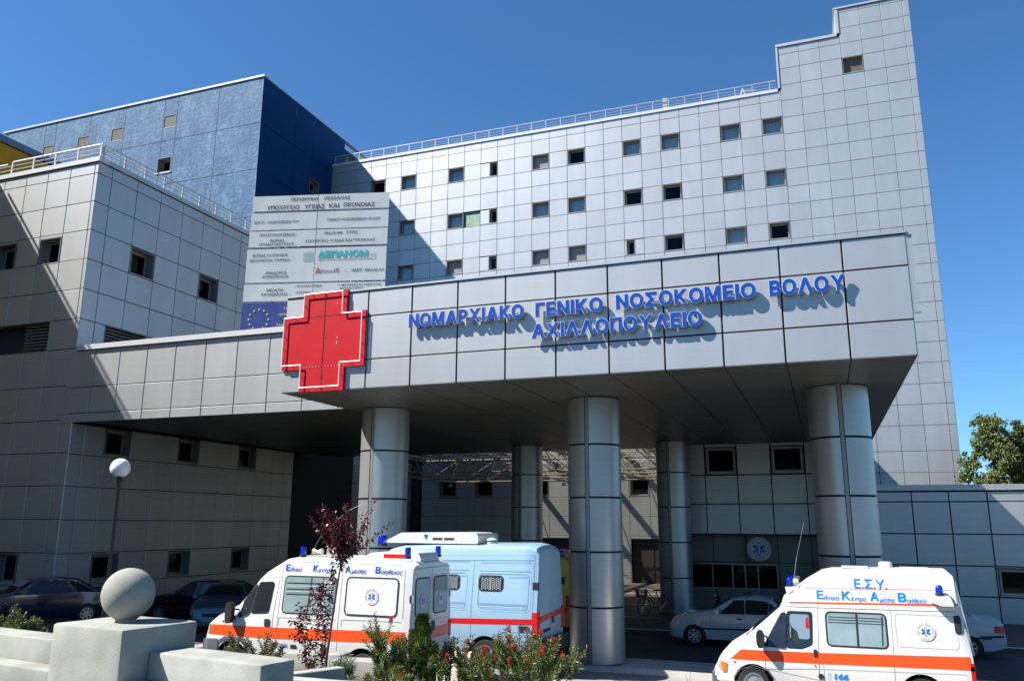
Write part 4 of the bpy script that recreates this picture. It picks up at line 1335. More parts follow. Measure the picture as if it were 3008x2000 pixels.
    def topquad(s, root, name, x0, x1, f0, f1, mt, off=.012, n=6, m=8):
        """glass lying on the sloping top between stations x0..x1, half width fraction f0->f1"""
        q = MB()
        g = []
        for i in range(n + 1):
            x = x0 + (x1 - x0) * i / n; sc = s.section(x); zt = lerp_tab(s.top, x)
            wr = sc[-3][0] + (sc[-6][0] - sc[-3][0]) * .5
            f = f0 + (f1 - f0) * i / n; row = []
            for j in range(m + 1):
                y = wr * f * (-1 + 2 * j / m)
                # interpolate z on top polyline
                tp = sc[-6:]; z = tp[-1][1]; ay = abs(y)
                for a, b_ in zip(tp, tp[1:]):
                    if min(a[0], b_[0]) <= ay <= max(a[0], b_[0]) and abs(a[0] - b_[0]) > 1e-6:
                        z = a[1] + (b_[1] - a[1]) * (ay - a[0]) / (b_[0] - a[0]); break
                row.append((x, y, z))
            g.append(row)
        sl = math.atan2(lerp_tab(s.top, x1) - lerp_tab(s.top, x0), x1 - x0)
        ox, oz = -math.sin(sl) * off, math.cos(sl) * off
        for i in range(n):
            for j in range(m):
                q.quad(*[(p[0] + ox, p[1], p[2] + oz) for p in (g[i][j], g[i + 1][j], g[i + 1][j + 1], g[i][j + 1])])
        return link(name, q.mesh(name, mt, 60), root)

def grow(pts, d):
    n = len(pts); out = []
    area = sum(pts[i][0] * pts[(i + 1) % n][1] - pts[(i + 1) % n][0] * pts[i][1] for i in range(n))
    sg_ = 1 if area > 0 else -1
    for i in range(n):
        a, b_, c = pts[i - 1], pts[i], pts[(i + 1) % n]
        def nrm(p, q_):
            dx, dz = q_[0] - p[0], q_[1] - p[1]; L_ = math.hypot(dx, dz) or 1
            return (dz / L_ * sg_, -dx / L_ * sg_)
        n1, n2 = nrm(a, b_), nrm(b_, c)
        mx, mz = n1[0] + n2[0], n1[1] + n2[1]; L_ = math.hypot(mx, mz) or 1
        k = d / max(.4, (mx * n1[0] + mz * n1[1]) / L_)
        out.append((b_[0] + mx / L_ * k, b_[1] + mz / L_ * k))
    return out

def rrect(x0, x1, z0, z1, r=.06, n=4):
    o = []
    for (cx_, cz_, a0) in ((x1 - r, z0 + r, -90), (x1 - r, z1 - r, 0), (x0 + r, z1 - r, 90), (x0 + r, z0 + r, 180)):
        for k in range(n + 1):
            a = R(a0 + 90 * k / n); o.append((cx_ + r * math.cos(a), cz_ + r * math.sin(a)))
    return o
def rpoly(pts, r=.05, n=3):
    o = []; N = len(pts)
    for i in range(N):
        a, b_, c = Vector(pts[i - 1]), Vector(pts[i]), Vector(pts[(i + 1) % N])
        p = b_ + (a - b_).normalized() * r; q_ = b_ + (c - b_).normalized() * r
        for k in range(n + 1):
            t = k / n
            v = p * (1 - t) ** 2 + b_ * 2 * t * (1 - t) + q_ * t * t
            o.append((v.x, v.y))
    return o

def wheel(root, x, y, z, r, w=.2, spokes=5, style='alloy', side=-1):
    key = ('wh', round(r, 3), w, spokes, style)
    if key not in CACHE:
        t = MB(); h = w / 2
        t.lathe([(r * .62, -h), (r * .93, -h), (r, -h * .75), (r, h * .75), (r * .93, h), (r * .62, h)], 32, axis='y')
        q = MB(); q.lathe([(r * .62, -h), (r * .60, -h * .2), (.001, -h * .15)], 32, axis='y', m=1)
        q.lathe([(r * .64, -h - .004), (r * .58, -h - .004), (r * .58, -h * .3)], 32, axis='y', m=0)
        q.lathe([(.001, -h - .0), (r * .15, -h + .0), (r * .17, -h * .3)], 16, axis='y', m=0)
        if style == 'alloy':
            for k in range(spokes):
                a = 2 * math.pi * k / spokes
                for (da, ww) in ((0, .085),):
                    c_, s_ = math.cos(a), math.sin(a); px_, pz_ = -s_ * r * ww, c_ * r * ww
                    A_ = (c_ * r * .1, s_ * r * .1); B_ = (c_ * r * .6, s_ * r * .6)
                    pts = [(A_[0] + px_, A_[1] + pz_), (A_[0] - px_, A_[1] - pz_), (B_[0] - px_ * 1.1, B_[1] - pz_ * 1.1), (B_[0] + px_ * 1.1, B_[1] + pz_ * 1.1)]
                    q.prism(pts, -h * .95, -h * .5, 0)
        else:
            q.lathe([(r * .58, -h * .8), (r * .45, -h * .75), (r * .3, -h * .95), (.001, -h * .95)], 32, axis='y', m=0)
        CACHE[key] = (t.mesh('tyre', RUB, 35), q.mesh('rim', [RIM, BLK], 35))
    ty, rm = CACHE[key]
    o = link('wheel', None, root, (x, y, z), (0, rnd.uniform(0, 1), 0 if side < 0 else math.pi)); o.empty_display_size = .2
    link('tyre', ty, o); link('rim', rm, o)
    return o
def beacon(root, x, y, z, r=.075, h=.2, dome=False, base=.05):
    q = MB(); q.lathe([(.001, 0), (r * 1.15, 0), (r * 1.1, base), (.001, base)], 20, (x, y, z)); o = link('beacon', q.mesh('beacon', BLK, 40), root)
    q = MB()
    pr = [(r, base), (r, h * .7), (r * .85, h * .88), (r * .45, h * .98), (.001, h)] if dome else [(r * 1.02, base), (r * .96, h * .94), (r * .86, h), (.001, h)]
    q.lathe(pr, 20, (x, y, z)); link('beacon_lens', q.mesh('beacon_lens', BEAC, 50), o)
    return o
def mirror_(root, x, y, z, w=.10, h=.36, d=.16, m_=BLK, arm=.14):
    q = MB(); P_ = rrect(-.5, .5, -.5, .5, .38, 5)
    q.prism([(a * d + x, b_ * h + z) for a, b_ in P_], y - w, y)
    q.tube((x, y - w * .4, z - h * .25), (x + .1, y + arm, z - h * .3), .025, 6); q.tube((x, y - w * .4, z + h * .2), (x + .1, y + arm, z + h * .1), .02, 6)
    return link('wing_mirror', q.mesh('wing_mirror', m_, 40), root)

# ------------------------------------------------------------------ white ambulance with rounded nose (left)
def ducato():
    t = thing('ambulance', 'white ambulance with orange stripe and rear windows showing, left of the pale blue van', 'ambulance', (0, 0, 0))
    L = 4.97; W = .97
    c = Car(L, [(0, .60), (.03, .72), (.12, 1.0), (.3, 1.18), (.6, 1.31), (.80, 1.43), (1.27, 1.96), (1.45, 2.11), (1.95, 2.375), (2.12, 2.405), (3, 2.41), (4.6, 2.385), (4.88, 2.36), (4.97, 2.30)],
            [(0, .32), (L, .34)], [(0, .9), (.6, 1.15), (1.0, 1.22), (L, 1.25)], W,
            [(0, .86), (.9, .80), (2.0, .86), (4.7, .87), (L, .86)], [(0, .86), (.15, .93), (.5, .98), (1.0, 1.0), (4.8, 1.0), (L, .985)], crown=.035, r=.15)
    c.body(t, WHITE, [(.80, .30, .42), (3.95, .30, .42)])
    dec = lambda nm, p, m_, **k: c.decal(t, nm, p, m_, **k)
    dec('stripe', [(.12, .80), (.12, 1.0), (1.82, 1.01), (4.89, 1.06), (4.89, .845), (1.82, .79)], ORANGE, off=.004)
    dec('window', rpoly([(.95, 1.18), (1.19, 1.27), (1.27, 1.84), (.93, 1.48)], .03), CARG, frame=BLK, fw=.018, off=.026)
    dec('window', rpoly([(1.24, 1.28), (1.66, 1.31), (1.72, 1.90), (1.33, 1.88)], .05), CARG, frame=BLK, fw=.018, off=.018)
    o = dec('window', rrect(2.02, 3.24, 1.32, 2.02, .08), CARG2, frame=BLK, fw=.03)
    c.strip(t, [(2.62, 1.33), (2.66, 2.01)], .03, BLK, 'window_bar', .012)
    for z, m_ in ((1.90, 0), (1.84, 1), (1.78, 0), (1.73, 1), (1.68, 0)):
        c.strip(t, [(2.06 + .02 * m_, z), (3.2, z + .01)], .012 if m_ else .02, mat('blind_line', (.5, .55, .56), rough=.6) if m_ else BLK, 'window_blind_line', .013)
    c.strip(t, rrect(3.50, 4.68, 1.33, 2.05, .09), .028, BLK, 'window_frame', .008, closed=True)
    c.decal(t, 'blank_panel', rrect(3.52, 4.66, 1.35, 2.03, .08), WHITE, off=.006)
    c.strip(t, [(1.80, 1.25), (1.86, 1.97), (1.83, 2.0), (1.5, 1.98), (1.25, 1.90), (.84, 1.45)], .008, SEAM)
    c.strip(t, [(1.80, 1.25), (1.78, .45), (.62, .55), (.60, 1.1), (.84, 1.45)], .008, SEAM)
    c.strip(t, [(1.92, 2.2), (1.92, .45)], .007, SEAM); c.strip(t, [(3.38, 2.2), (3.36, .45)], .007, SEAM)
    c.strip(t, [(1.95, 1.06), (1.95, 1.21), (3.3, 1.22)], .007, SEAM); c.strip(t, [(3.45, 1.09), (3.45, 1.23), (4.8, 1.24)], .007, SEAM)
    c.strip(t, [(1.96, 2.33), (4.8, 2.31), (4.82, 1.3)], .007, SEAM)
    c.decal(t, 'door_handle', rrect(1.60, 1.74, 1.02, 1.17, .02), BLK, off=.012)
    c.decal(t, 'headlamp', [(.06, .84), (.20, .84), (.16, 1.0), (.10, .99)], LAMPC, off=.012)
    c.decal(t, 'side_repeater', rrect(.52, .56, 1.06, 1.10, .01), LAMPR, off=.01)
    c.decal(t, 'fuel_flap', rrect(.30, .55, .86, .98, .02), ORANGE, off=.008)
    c.decal(t, 'bumper', [(-.0, .33), (0.0, .68), (.10, .71), (.45, .72), (.44, .60), (.36, .33)], GREYP, off=.02)
    q = MB(); q.box(-.05, .02, -.82, .82, .36, .68); q.box(-.01, .05, -.86, .86, .34, .66); link('front_bumper', q.mesh('front_bumper', GREYP), t)
    c.decal(t, 'sill_step', rrect(2.28, 2.42, .62, .70, .01), BLK, off=.012)
    c.decal(t, 'wheel_arch_lip', [(.33, .56), (.42, .68), (.62, .78), (.98, .78), (1.18, .68), (1.26, .56), (1.18, .56), (1.1, .66), (.95, .73), (.66, .73), (.5, .66), (.42, .56)], GREYP, off=.010)
    for x0, x1, a, b_ in ((1.98, 2.10, 'Ε', 'θνικό'), (2.66, 2.78, 'Κ', 'εντρο'), (3.43, 3.56, 'Α', 'μεσης'), (4.13, 4.25, 'Β', 'οηθειας')):
        c.text(t, a, x0, x1, 2.145, .125, TXTB, bold=.035)
        c.text(t, b_, x1 + .015, x1 + {'θνικό': .28, 'εντρο': .36, 'μεσης': .38, 'οηθειας': .50}[b_], 2.13, .09, TXTB, bold=.012, shear=.2)
    c.text(t, 'Ε.Σ.Υ.', 3.05, 3.40, 2.30, .085, TXTC, bold=.02)
    c.text(t, 'ΤΗΛ. 166', 1.86, 2.20, .64, .085, TXTC, bold=.02)
    emblem(t, .16, (4.10, -(c.side(4.1, 1.69) + .013), 1.69), (math.atan2(c.side(4.1, 1.85) - c.side(4.1, 1.53), .32), 0, 0))
    # windscreen, rear doors
    c.topquad(t, 'windscreen', .86, 1.30, .93, .90, CARG)
    yb = .87
    def rear(p, nm, m_, off=.012, parent=None):
        q = MB(); q.poly([(L + off, y, z) for y, z in p]); return link(nm, q.mesh(nm, m_), parent or t)
    for s_ in (-1, 1):
        y0, y1 = (.10, .72) if s_ > 0 else (-.72, -.10)
        o = rear([(a, b_) for a, b_ in rrect(y0 - .025, y1 + .025, 1.30, 2.06, .11)], 'window', BLK, .010)
        rear([(a, b_) for a, b_ in rrect(y0, y1, 1.33, 2.03, .09)], 'pane', CARG2, .014, o)
        emblem(t, .15, (L + .018, (y0 + y1) / 2, 1.60), (0, 0, R(90)), nm='emblem')
        q = MB(); q.box(L - .02, L + .03, s_ * .90 - .04, s_ * .90 + .04, 1.60, 1.74); link('hinge', q.mesh('hinge', CHR), t)
        q = MB(); q.box(L - .01, L + .015, s_ * .90 - .055, s_ * .90 + .055, .80, 1.12); link('tail_lamp', q.mesh('tail_lamp', LAMPR), t)
    rear([(-.84, .84), (.84, .84), (.84, 1.05), (-.84, 1.05)], 'rear_stripe', ORANGE, .010)
    rear([(-.005, .40), (.005, .40), (.005, 2.26), (-.005, 2.26)], 'door_gap', SEAM, .012)
    for y in (-.86, .86): rear([(y - .004, .45), (y + .004, .45), (y + .004, 2.24), (y - .004, 2.24)], 'door_gap', SEAM, .012)
    rear([(-.85, 2.235), (.85, 2.235), (.85, 2.245), (-.85, 2.245)], 'door_gap', SEAM, .012)
    rear([(.04, .98), (.16, .98), (.16, 1.18), (.04, 1.18)], 'handle', BLK, .018)
    q = MB(); q.box(L - .05, L + .12, -.94, .94, .38, .60); link('rear_bumper', q.mesh('rear_bumper', GREYP), t)
    for x in (.80, 3.95):
        for s_ in (-1, 1): wheel(t, x, s_ * (W - .13), .31, .31, .19, style='steel', side=s_)
    mirror_(t, .78, -W - .03, 1.27, w=.12, h=.42, d=.17); mirror_(t, .78, W + .15, 1.27, w=.12, h=.42, d=.17, arm=-.14)
    # roof equipment
    beacon(t, 2.22, -.62, 2.42, .062, .21); beacon(t, 4.72, -.62, 2.42, .062, .23); beacon(t, 4.80, .62, 2.42, .062, .23)
    for x, s_ in ((2.50, .065), (2.88, .085)):
        q = MB(); q.tube((x, -.5, 2.40), (x, -.5, 2.50), .012, 6)
        for d in (-1, 1): q.tube((x, -.5, 2.52), (x + d * .11, -.5, 2.53), .025, 12, r2=s_)
        link('roof_horn', q.mesh('roof_horn', mat('cream_plastic', (.62, .58, .48), rough=.4), 40), t)
    q = MB(); q.prism(rpoly([(3.55, 2.41), (3.75, 2.52), (4.2, 2.56), (4.85, 2.54), (4.93, 2.38), (3.6, 2.38)], .04), -.42, .42)
    link('roof_vent', q.mesh('roof_vent', WHITE, 40), t)
    q = MB(); q.box(4.05, 4.55, -.425, -.42, 2.42, 2.50); link('vent_slot', q.mesh('vent_slot', LAMPR), t)
    q = MB(); pts = [(2.28, -.45, 2.42), (2.45, -.43, 2.75), (2.75, -.4, 3.10), (3.15, -.35, 3.40), (3.5, -.3, 3.55)]
    for a, b_ in zip(pts, pts[1:]): q.tube(a, b_, .004, 5)
    link('aerial', q.mesh('aerial', mat('aerial_grey', (.25, .25, .25), rough=.5)), t)
    # steering wheel seen through the door window and a sheet of paper on the dash
    q = MB(); n_ = 24
    for i in range(n_):
        a, b_ = 2 * math.pi * i / n_, 2 * math.pi * (i + 1) / n_
        q.tube((1.47 + .13 * math.cos(a), -W + .0 - .02, 1.45 + .10 * math.sin(a)), (1.47 + .13 * math.cos(b_), -W + .0 - .02, 1.45 + .10 * math.sin(b_)), .008, 5, cap=False)
    return t, c
amb, _c = ducato()
amb.location = (-12.70, 15.87, .335); amb.rotation_euler = (0, 0, R(0.0))

# ------------------------------------------------------------------ short-nosed high-roof ambulance (right)
def transit():
    t = thing('ambulance', 'white high-roof ambulance with orange stripe parked at right in front of the white car', 'ambulance', (0, 0, 0))
    L = 4.75; W = .95
    c = Car(L, [(0, .55), (.07, .66), (.10, .74), (.25, .90), (.62, 1.14), (.72, 1.24), (1.38, 1.80), (1.42, 1.93), (1.65, 2.10), (1.90, 2.29), (2.22, 2.48), (2.42, 2.525), (3.5, 2.55), (4.50, 2.55), (4.58, 2.48), (4.69, 1.82), (4.75, 1.06)],
            [(0, .28), (L, .30)], [(0, .7), (.6, .98), (1.0, 1.0), (L, 1.08)], W,
            [(0, .86), (.9, .78), (1.4, .80), (1.9, .74), (4.5, .76), (L, .82)], [(0, .84), (.10, .92), (.4, .97), (.9, 1.0), (4.6, 1.0), (L, .985)], crown=.03, r=.14)
    c.body(t, WHITE, [(.78, .28, .40), (3.85, .28, .40)])
    c.decal(t, 'stripe', [(.33, .745), (.56, .94), (2.04, .96), (4.70, 1.03), (4.72, .80), (2.02, .755)], ORANGE, off=.004)
    dec = lambda nm, p, m_, **k: c.decal(t, nm, p, m_, **k)
    CLR = glass_mat('cab_glass', (.55, .62, .66), base=.08)
    dec('window', rpoly([(1.02, 1.04), (1.42, 1.03), (1.45, 1.68), (1.38, 1.66)], .03), CARG, frame=BLK, fw=.02, off=.02)
    dec('window', rpoly([(1.46, 1.03), (1.74, 1.03), (1.93, 1.11), (1.96, 1.70), (1.50, 1.70)], .05), CARG, frame=BLK, fw=.02)
    # pale cabin interior seen through the door glass
    CAB = mat('cab_interior_pale', (.20, .27, .33), rough=.3)
    dec('cab_view', rpoly([(1.52, 1.20), (1.90, 1.20), (1.91, 1.66), (1.54, 1.66)], .05), CAB, off=.0105, both=False)
    q = MB(); n_ = 20
    for i in range(n_):
        a, b_ = 2 * math.pi * i / n_, 2 * math.pi * (i + 1) / n_
        def P__(a): 
            x, z = 1.50 + .07 * math.cos(a), 1.33 + .15 * math.sin(a); return (x, -(c.side(x, z) + .016), z)
        q.tube(P__(a), P__(b_), .009, 5, cap=False)
    link('steering_wheel', q.mesh('steering_wheel', BLK), t)
    c.decal(t, 'seat', rpoly([(1.60, 1.10), (1.72, 1.10), (1.66, 1.35), (1.56, 1.42), (1.53, 1.28)], .03), BLK, off=.013, both=False)
    c.decal(t, 'seat', rpoly([(1.83, 1.40), (1.90, 1.40), (1.90, 1.62), (1.84, 1.60)], .02), LAMPR, off=.013, both=False)
    dec('window', rrect(2.24, 3.30, 1.12, 1.71, .07), CARG2, frame=BLK, fw=.035)
    c.strip(t, [(2.78, 1.12), (2.79, 1.71)], .035, BLK, 'window_bar', .014)
    for z in (1.64, 1.59, 1.54): c.strip(t, [(2.26, z), (3.28, z)], .012, BLK, 'window_blind_line', .013)
    c.strip(t, [(3.22, 1.15), (3.25, 1.69)], .02, BLK, 'window_bar', .014)
    c.strip(t, rrect(3.48, 4.54, 1.15, 1.74, .07), .014, mat('press_line', (.42, .42, .40), rough=.6), 'pressed_panel_line', .004, closed=True)
    dec('rear_vent', rrect(4.50, 4.62, 1.42, 1.76, .05), BLK, off=.010)
    c.strip(t, [(1.02, .95), (1.02, .60), (.95, .55)], .008, SEAM); c.strip(t, [(1.02, .60), (2.02, .45)], .006, SEAM)
    c.strip(t, [(2.08, 1.80), (2.02, .35)], .009, SEAM); c.strip(t, [(1.40, 1.80), (2.08, 1.80), (4.66, 1.82)], .010, SEAM)
    c.strip(t, [(2.12, .95), (2.12, .35)], .006, SEAM); c.strip(t, [(3.42, 1.8), (3.38, .35)], .006, SEAM)
    c.strip(t, [(1.02, .60), (2.0, .66), (4.6, .72)], .010, mat('press_line', (.42, .42, .40)), 'pressed_line', .004)
    dec('roof_stripe', [(1.53, 1.865), (1.56, 1.895), (4.12, 1.95), (4.67, 1.97), (4.67, 1.93), (4.12, 1.91)], ORANGE, off=.004)
    c.strip(t, [(1.86, 2.165), (4.62, 2.215)], .008, ORANGE, 'roof_pinstripe', .004)
    c.text(t, 'Ε.Σ.Υ.', 2.80, 3.40, 2.20, .17, TXTC, bold=.02)
    for x0, x1, a, x2, b_ in ((2.08, 2.21, 'Ε', 2.50, 'θνικό'), (2.55, 2.71, 'Κ', 2.99, 'έντρο'), (3.07, 3.23, 'Α', 3.53, 'μεσης'), (3.57, 3.72, 'Β', 4.09, 'οήθειας')):
        c.text(t, a, x0, x1, 1.975, .155, TXTC, bold=.035)
        c.text(t, b_, x1 + .01, x2, 1.955, .085, TXTC, bold=.012, shear=.2)
    c.text(t, '166', 2.30, 2.56, .49, .10, TXTC, bold=.05, shear=.1)
    c.text(t, '☎', 2.17, 2.25, .50, .08, TXTC, bold=.0)
    emblem(t, .165, (4.0, -(c.side(4.0, 1.44) + .012), 1.44), (math.atan2(c.side(4.0, 1.60) - c.side(4.0, 1.28), .32), 0, 0))
    c.decal(t, 'door_handle', rrect(1.95, 2.02, .88, 1.02, .02), BLK, off=.014)
    c.decal(t, 'lock', rrect(1.95, 1.98, .70, .73, .01), BLK, off=.012)
    q = MB(); yy_ = -(c.side(2.06, .5) + .012); q.lathe([(.001, 0), (.055, 0), (.055, .01)], 18, (2.06, yy_, .52), axis='y'); link('fuel_cap', q.mesh('fuel_cap', BLK), t)
    c.decal(t, 'headlamp', [(.07, .56), (.17, .53), (.16, .72), (.10, .70)], LAMPC, off=.016)
    c.decal(t, 'indicator', [(.15, .50), (.24, .51), (.27, .675), (.14, .675)], LAMPO, off=.017)
    c.decal(t, 'side_repeater', rrect(.40, .44, .68, .71, .01), LAMPR, off=.01)
    q = MB(); q.box(-.06, .06, -.80, .80, .26, .46); link('front_bumper', q.mesh('front_bumper', GREYP), t)
    c.decal(t, 'arch_line', [(.38, .40), (.5, .56), (.8, .66), (1.08, .58), (1.2, .40), (1.17, .40), (1.05, .565), (.8, .645), (.52, .55), (.41, .40)], SEAM, off=.004)
    for s_ in (-1, 1):
        q = MB(); q.box(L - .06, L + .01, s_ * .90 - .06, s_ * .90 + .045, .50, .92, 0); q.box(L - .06, L + .012, s_ * .90 - .06, s_ * .90 + .046, .78, .86, 1); link('tail_lamp', q.mesh('tail_lamp', [LAMPR, LAMPO]), t)
        q = MB()
        for k in range(6):
            z0 = 1.05 + k * .22; q.tube((L + .03 - k * .032, s_ * .86, z0), (L - .002 - k * .032, s_ * .86, z0 + .22), .014, 5)
        link('grab_rail', q.mesh('grab_rail', CHR), t)
    q = MB(); q.box(L - .05, L + .10, -.9, .9, .32, .5); link('rear_bumper', q.mesh('rear_bumper', BLK), t)
    c.topquad(t, 'windscreen', .78, 1.36, .95, .92, CARG)
    q = MB(); q.tube((.66, -.7, 1.20), (.95, -.2, 1.43), .012, 5); q.tube((.68, .1, 1.20), (.95, .6, 1.43), .012, 5); link('wiper', q.mesh('wiper', BLK), t)
    for x in (.78, 3.85):
        for s_ in (-1, 1): wheel(t, x, s_ * (W - .13), .31, .31, .19, style='steel', side=s_)
    mirror_(t, .96, -W - .05, 1.18, w=.14, h=.34, d=.16); mirror_(t, .96, W + .19, 1.18, w=.14, h=.34, d=.16, arm=-.14)
    # beacons on brackets
    for s_ in (-1, 1):
        q = MB(); q.prism([(1.50, 2.06), (1.72, 2.12), (1.76, 2.20), (1.48, 2.17)], s_ * .62 - .08, s_ * .62 + .08); link('beacon_bracket', q.mesh('beacon_bracket', WHITE), t)
        beacon(t, 1.58, s_ * .62, 2.17, .065, .20, dome=True)
        q = MB(); q.lathe([(.001, -.06), (.05, -.05), (.075, 0), (.05, .06), (.001, .07)], 14, (1.68, s_ * .60, 2.27), axis='x'); link('siren', q.mesh('siren', mat('cream_plastic', (.62, .58, .48)), 50), t)
    q = MB(); y0 = -(c.side(4.3, 2.05) + .0)
    q.prism(rpoly([(4.12, 1.99), (4.22, 2.10), (4.46, 2.12), (4.52, 1.93), (4.30, 1.93)], .03), y0 - .22, y0 + .1); link('beacon_bracket', q.mesh('beacon_bracket', WHITE, 30), t)
    beacon(t, 4.30, y0 - .10, 2.11, .068, .20, dome=True)
    q = MB(); q.lathe([(.001, 0), (.13, .0), (.13, .10), (.11, .125), (.001, .13)], 24, (3.45, 0, 2.56)); link('roof_vent', q.mesh('roof_vent', mat('cream_plastic', (.62, .58, .48)), 40), t)
    for x0, x1 in ((2.6, 3.1), (3.7, 4.2)):
        q = MB(); q.box(x0, x1, -.45, -.1, 2.56, 2.60); link('roof_hatch', q.mesh('roof_hatch', WHITE), t)
    q = MB(); q.tube((1.64, -.6, 2.20), (1.74, -.6, 2.75), .006, 5); q.tube((1.74, -.6, 2.75), (1.93, -.6, 3.45), .004, 5); link('aerial', q.mesh('aerial', mat('aerial_grey', (.25, .25, .25), rough=.5)), t)
    return t, c
tra, _c = transit()
tra.location = (-2.37, 19.05, .05)

# ------------------------------------------------------------------ pale blue high van
def boxer():
    t = thing('blue_van', 'long pale blue high-roof panel van with red waist stripe and grey roof unit', 'van', (0, 0, 0))
    L = 5.55; W = .99; o_ = L  # picks were measured from the rear edge
    c = Car(L, [(0, .65), (.1, .95), (.35, 1.15), (.65, 1.32), (.95, 1.62), (1.3, 2.02), (1.55, 2.35), (1.8, 2.55), (2.1, 2.62), (3, 2.65), (5.3, 2.665), (5.48, 2.62), (5.55, 2.52)],
            [(0, .34), (L, .38)], [(0, .95), (.8, 1.25), (L, 1.30)], W, [(0, .86), (1.0, .82), (1.9, .80), (5.3, .82), (L, .80)],
            [(0, .86), (.2, .93), (.6, .98), (1.0, 1.0), (5.2, 1.0), (L, .975)], crown=.06, r=.13)
    c.body(t, LB, [(.95, .32, .42), (4.35, .32, .42)])
    X = lambda v: o_ + v - .0
    c.decal(t, 'stripe', [(.2, .90), (.2, 1.0), (X(-2.09), 1.075), (X(-.06), 1.13), (X(-.06), 1.01), (X(-2.09), .965)], REDS, off=.004)
    GRILL = mat('mesh_guard', (.55, .57, .56), rough=.5)
    for x0, x1 in ((X(-1.37), X(-.82)), (X(-2.42), X(-1.88))):
        o = c.decal(t, 'window', rrect(x0, x1, 1.70, 1.99, .07), CARG, frame=BLK, fw=.03)
        q = MB()
        for i in range(11):
            for j in range(6):
                x = x0 + .06 + i * (x1 - x0 - .11) / 10; z = 1.725 + j * .047 + (.023 if i % 2 else 0)
                if z > 1.975: continue
                y = -(c.side(x, z) + .014)
                q.lathe([(.001, 0), (.016, 0)], 6, (x, y, z), axis='y')
        link('mesh_guard', q.mesh('mesh_guard', GRILL), o)
        c.strip(t, [((x0 + x1) / 2, 1.71), ((x0 + x1) / 2, 1.98)], .025, mat('grey_bar', (.3, .31, .32)), 'window_bar', .018)
    PL = mat('blue_press_highlight', (.42, .62, .80), rough=.3); PD = mat('blue_press_shade_gap', (.16, .28, .42), rough=.4)  # highlight and shade of the pressings put into line colours; dark also for gaps
    for x0, x1 in ((X(-1.42), X(-.18)), (X(-2.75), X(-1.66))):
        c.strip(t, rpoly([(x0, 1.28), (x1, 1.27), (x1 + .02, 2.08), (x0, 2.08)], .12, 4), .022, PL, 'pressed_panel_line', .004, closed=True)
        c.strip(t, rpoly([(x0 + .03, 1.31), (x1 - .03, 1.30), (x1 - .01, 2.05), (x0 + .03, 2.05)], .10, 4), .014, PD, 'pressed_panel_line', .003, closed=True)
        c.strip(t, [(x0 + .04, 2.29), (x1, 2.31)], .014, PD, 'pressed_panel_line', .004); c.strip(t, [(x0 + .04, 2.275), (x1, 2.295)], .010, PL, 'pressed_panel_line', .005)
        c.strip(t, [(x0 + .04, 1.40), (x1 - .06, 1.40)], .05, PD, 'pressed_panel_line', .004); c.strip(t, [(x0 + .04, 1.36), (x1 - .06, 1.36)], .018, PL, 'pressed_panel_line', .005)
        c.strip(t, [(x0 + .04, 2.10), (x1, 2.11)], .03, PD, 'pressed_panel_line', .003)
        c.strip(t, [(x1 - .5, 1.985), (x1 - .05, 1.99)], .010, PD, 'pressed_panel_line', .005)
    c.strip(t, [(X(-3.6), 2.30), (X(-.12), 2.36)], .014, PD); c.strip(t, [(X(-3.6), 2.42), (X(-.1), 2.48)], .02, PL, 'gutter_line', .005)
    c.strip(t, [(X(-1.53), 2.33), (X(-1.56), .45)], .008, PD); c.strip(t, [(X(-.09), 2.45), (X(-.10), .5)], .008, PD)
    c.strip(t, [(X(-2.95), 2.33), (X(-2.98), .45)], .008, PD)
    q = MB(); q.box(L - .10, L + .025, -W - .008, -W + .17, .78, 1.27); q.box(L - .10, L + .025, W - .17, W + .008, .78, 1.27); link('tail_lamp', q.mesh('tail_lamp', REDS), t)
    q = MB()
    for s_ in (-1, 1): q.box(L - .07, L + .06, s_ * W - .04, s_ * W + .04, 1.74, 1.90)
    link('hinge', q.mesh('hinge', BLK), t)
    def rear(p, nm, m_, off=.012):
        q = MB(); q.poly([(L + off - max(0, (z - 1.3)) * .0 - (0 if z < 2.3 else (z - 2.3) * .2), y, z) for y, z in p]); return link(nm, q.mesh(nm, m_), t)
    rear([(-.86, 1.03), (.86, 1.10), (.86, 1.22), (-.86, 1.15)], 'rear_stripe', REDS)
    rear([(-.005, .5), (.005, .5), (.005, 2.4), (-.005, 2.4)], 'door_gap', PD)
    for y in (-.80, .80, -.42, .42): rear([(y - .006, .75), (y + .006, .75), (y + .006, 2.38), (y - .006, 2.38)], 'door_crease', PD if abs(y) > .5 else PL)
    rear([(-.86, 2.38), (.86, 2.38), (.86, 2.39), (-.86, 2.39)], 'door_gap', PD)
    rear([(.10, .95), (.22, .95), (.22, 1.1), (.10, 1.1)], 'handle', BLK, .02)
    rear([(-.55, .80), (-.10, .82), (-.10, .88), (-.55, .86)], 'number_plate_lamp', BLK, .03)
    rear([(.75, 1.0), (.85, 1.0), (.85, 1.02), (.75, 1.02)], 'badge', CHR, .02)
    q = MB(); q.box(L - .05, L + .14, -.96, .96, .36, .66, 0); q.box(L - .02, L + .16, -.80, .80, .62, .67, 0); link('rear_bumper', q.mesh('rear_bumper', BLK), t)
    c.decal(t, 'side_vent', rrect(X(-.40), X(-.17), .86, .98, .02), BLK, off=.012)
    for x in (.95, 4.35):
        for s_ in (-1, 1): wheel(t, x, s_ * (W - .13), .33, .33, .2, style='steel', side=s_)
    c.decal(t, 'window', rpoly([(1.0, 1.36), (1.8, 1.36), (1.8, 2.0), (1.42, 2.0)], .05), CARG, frame=BLK)
    c.topquad(t, 'windscreen', .75, 1.45, .95, .92, CARG)
    mirror_(t, .95, -W - .05, 1.45)
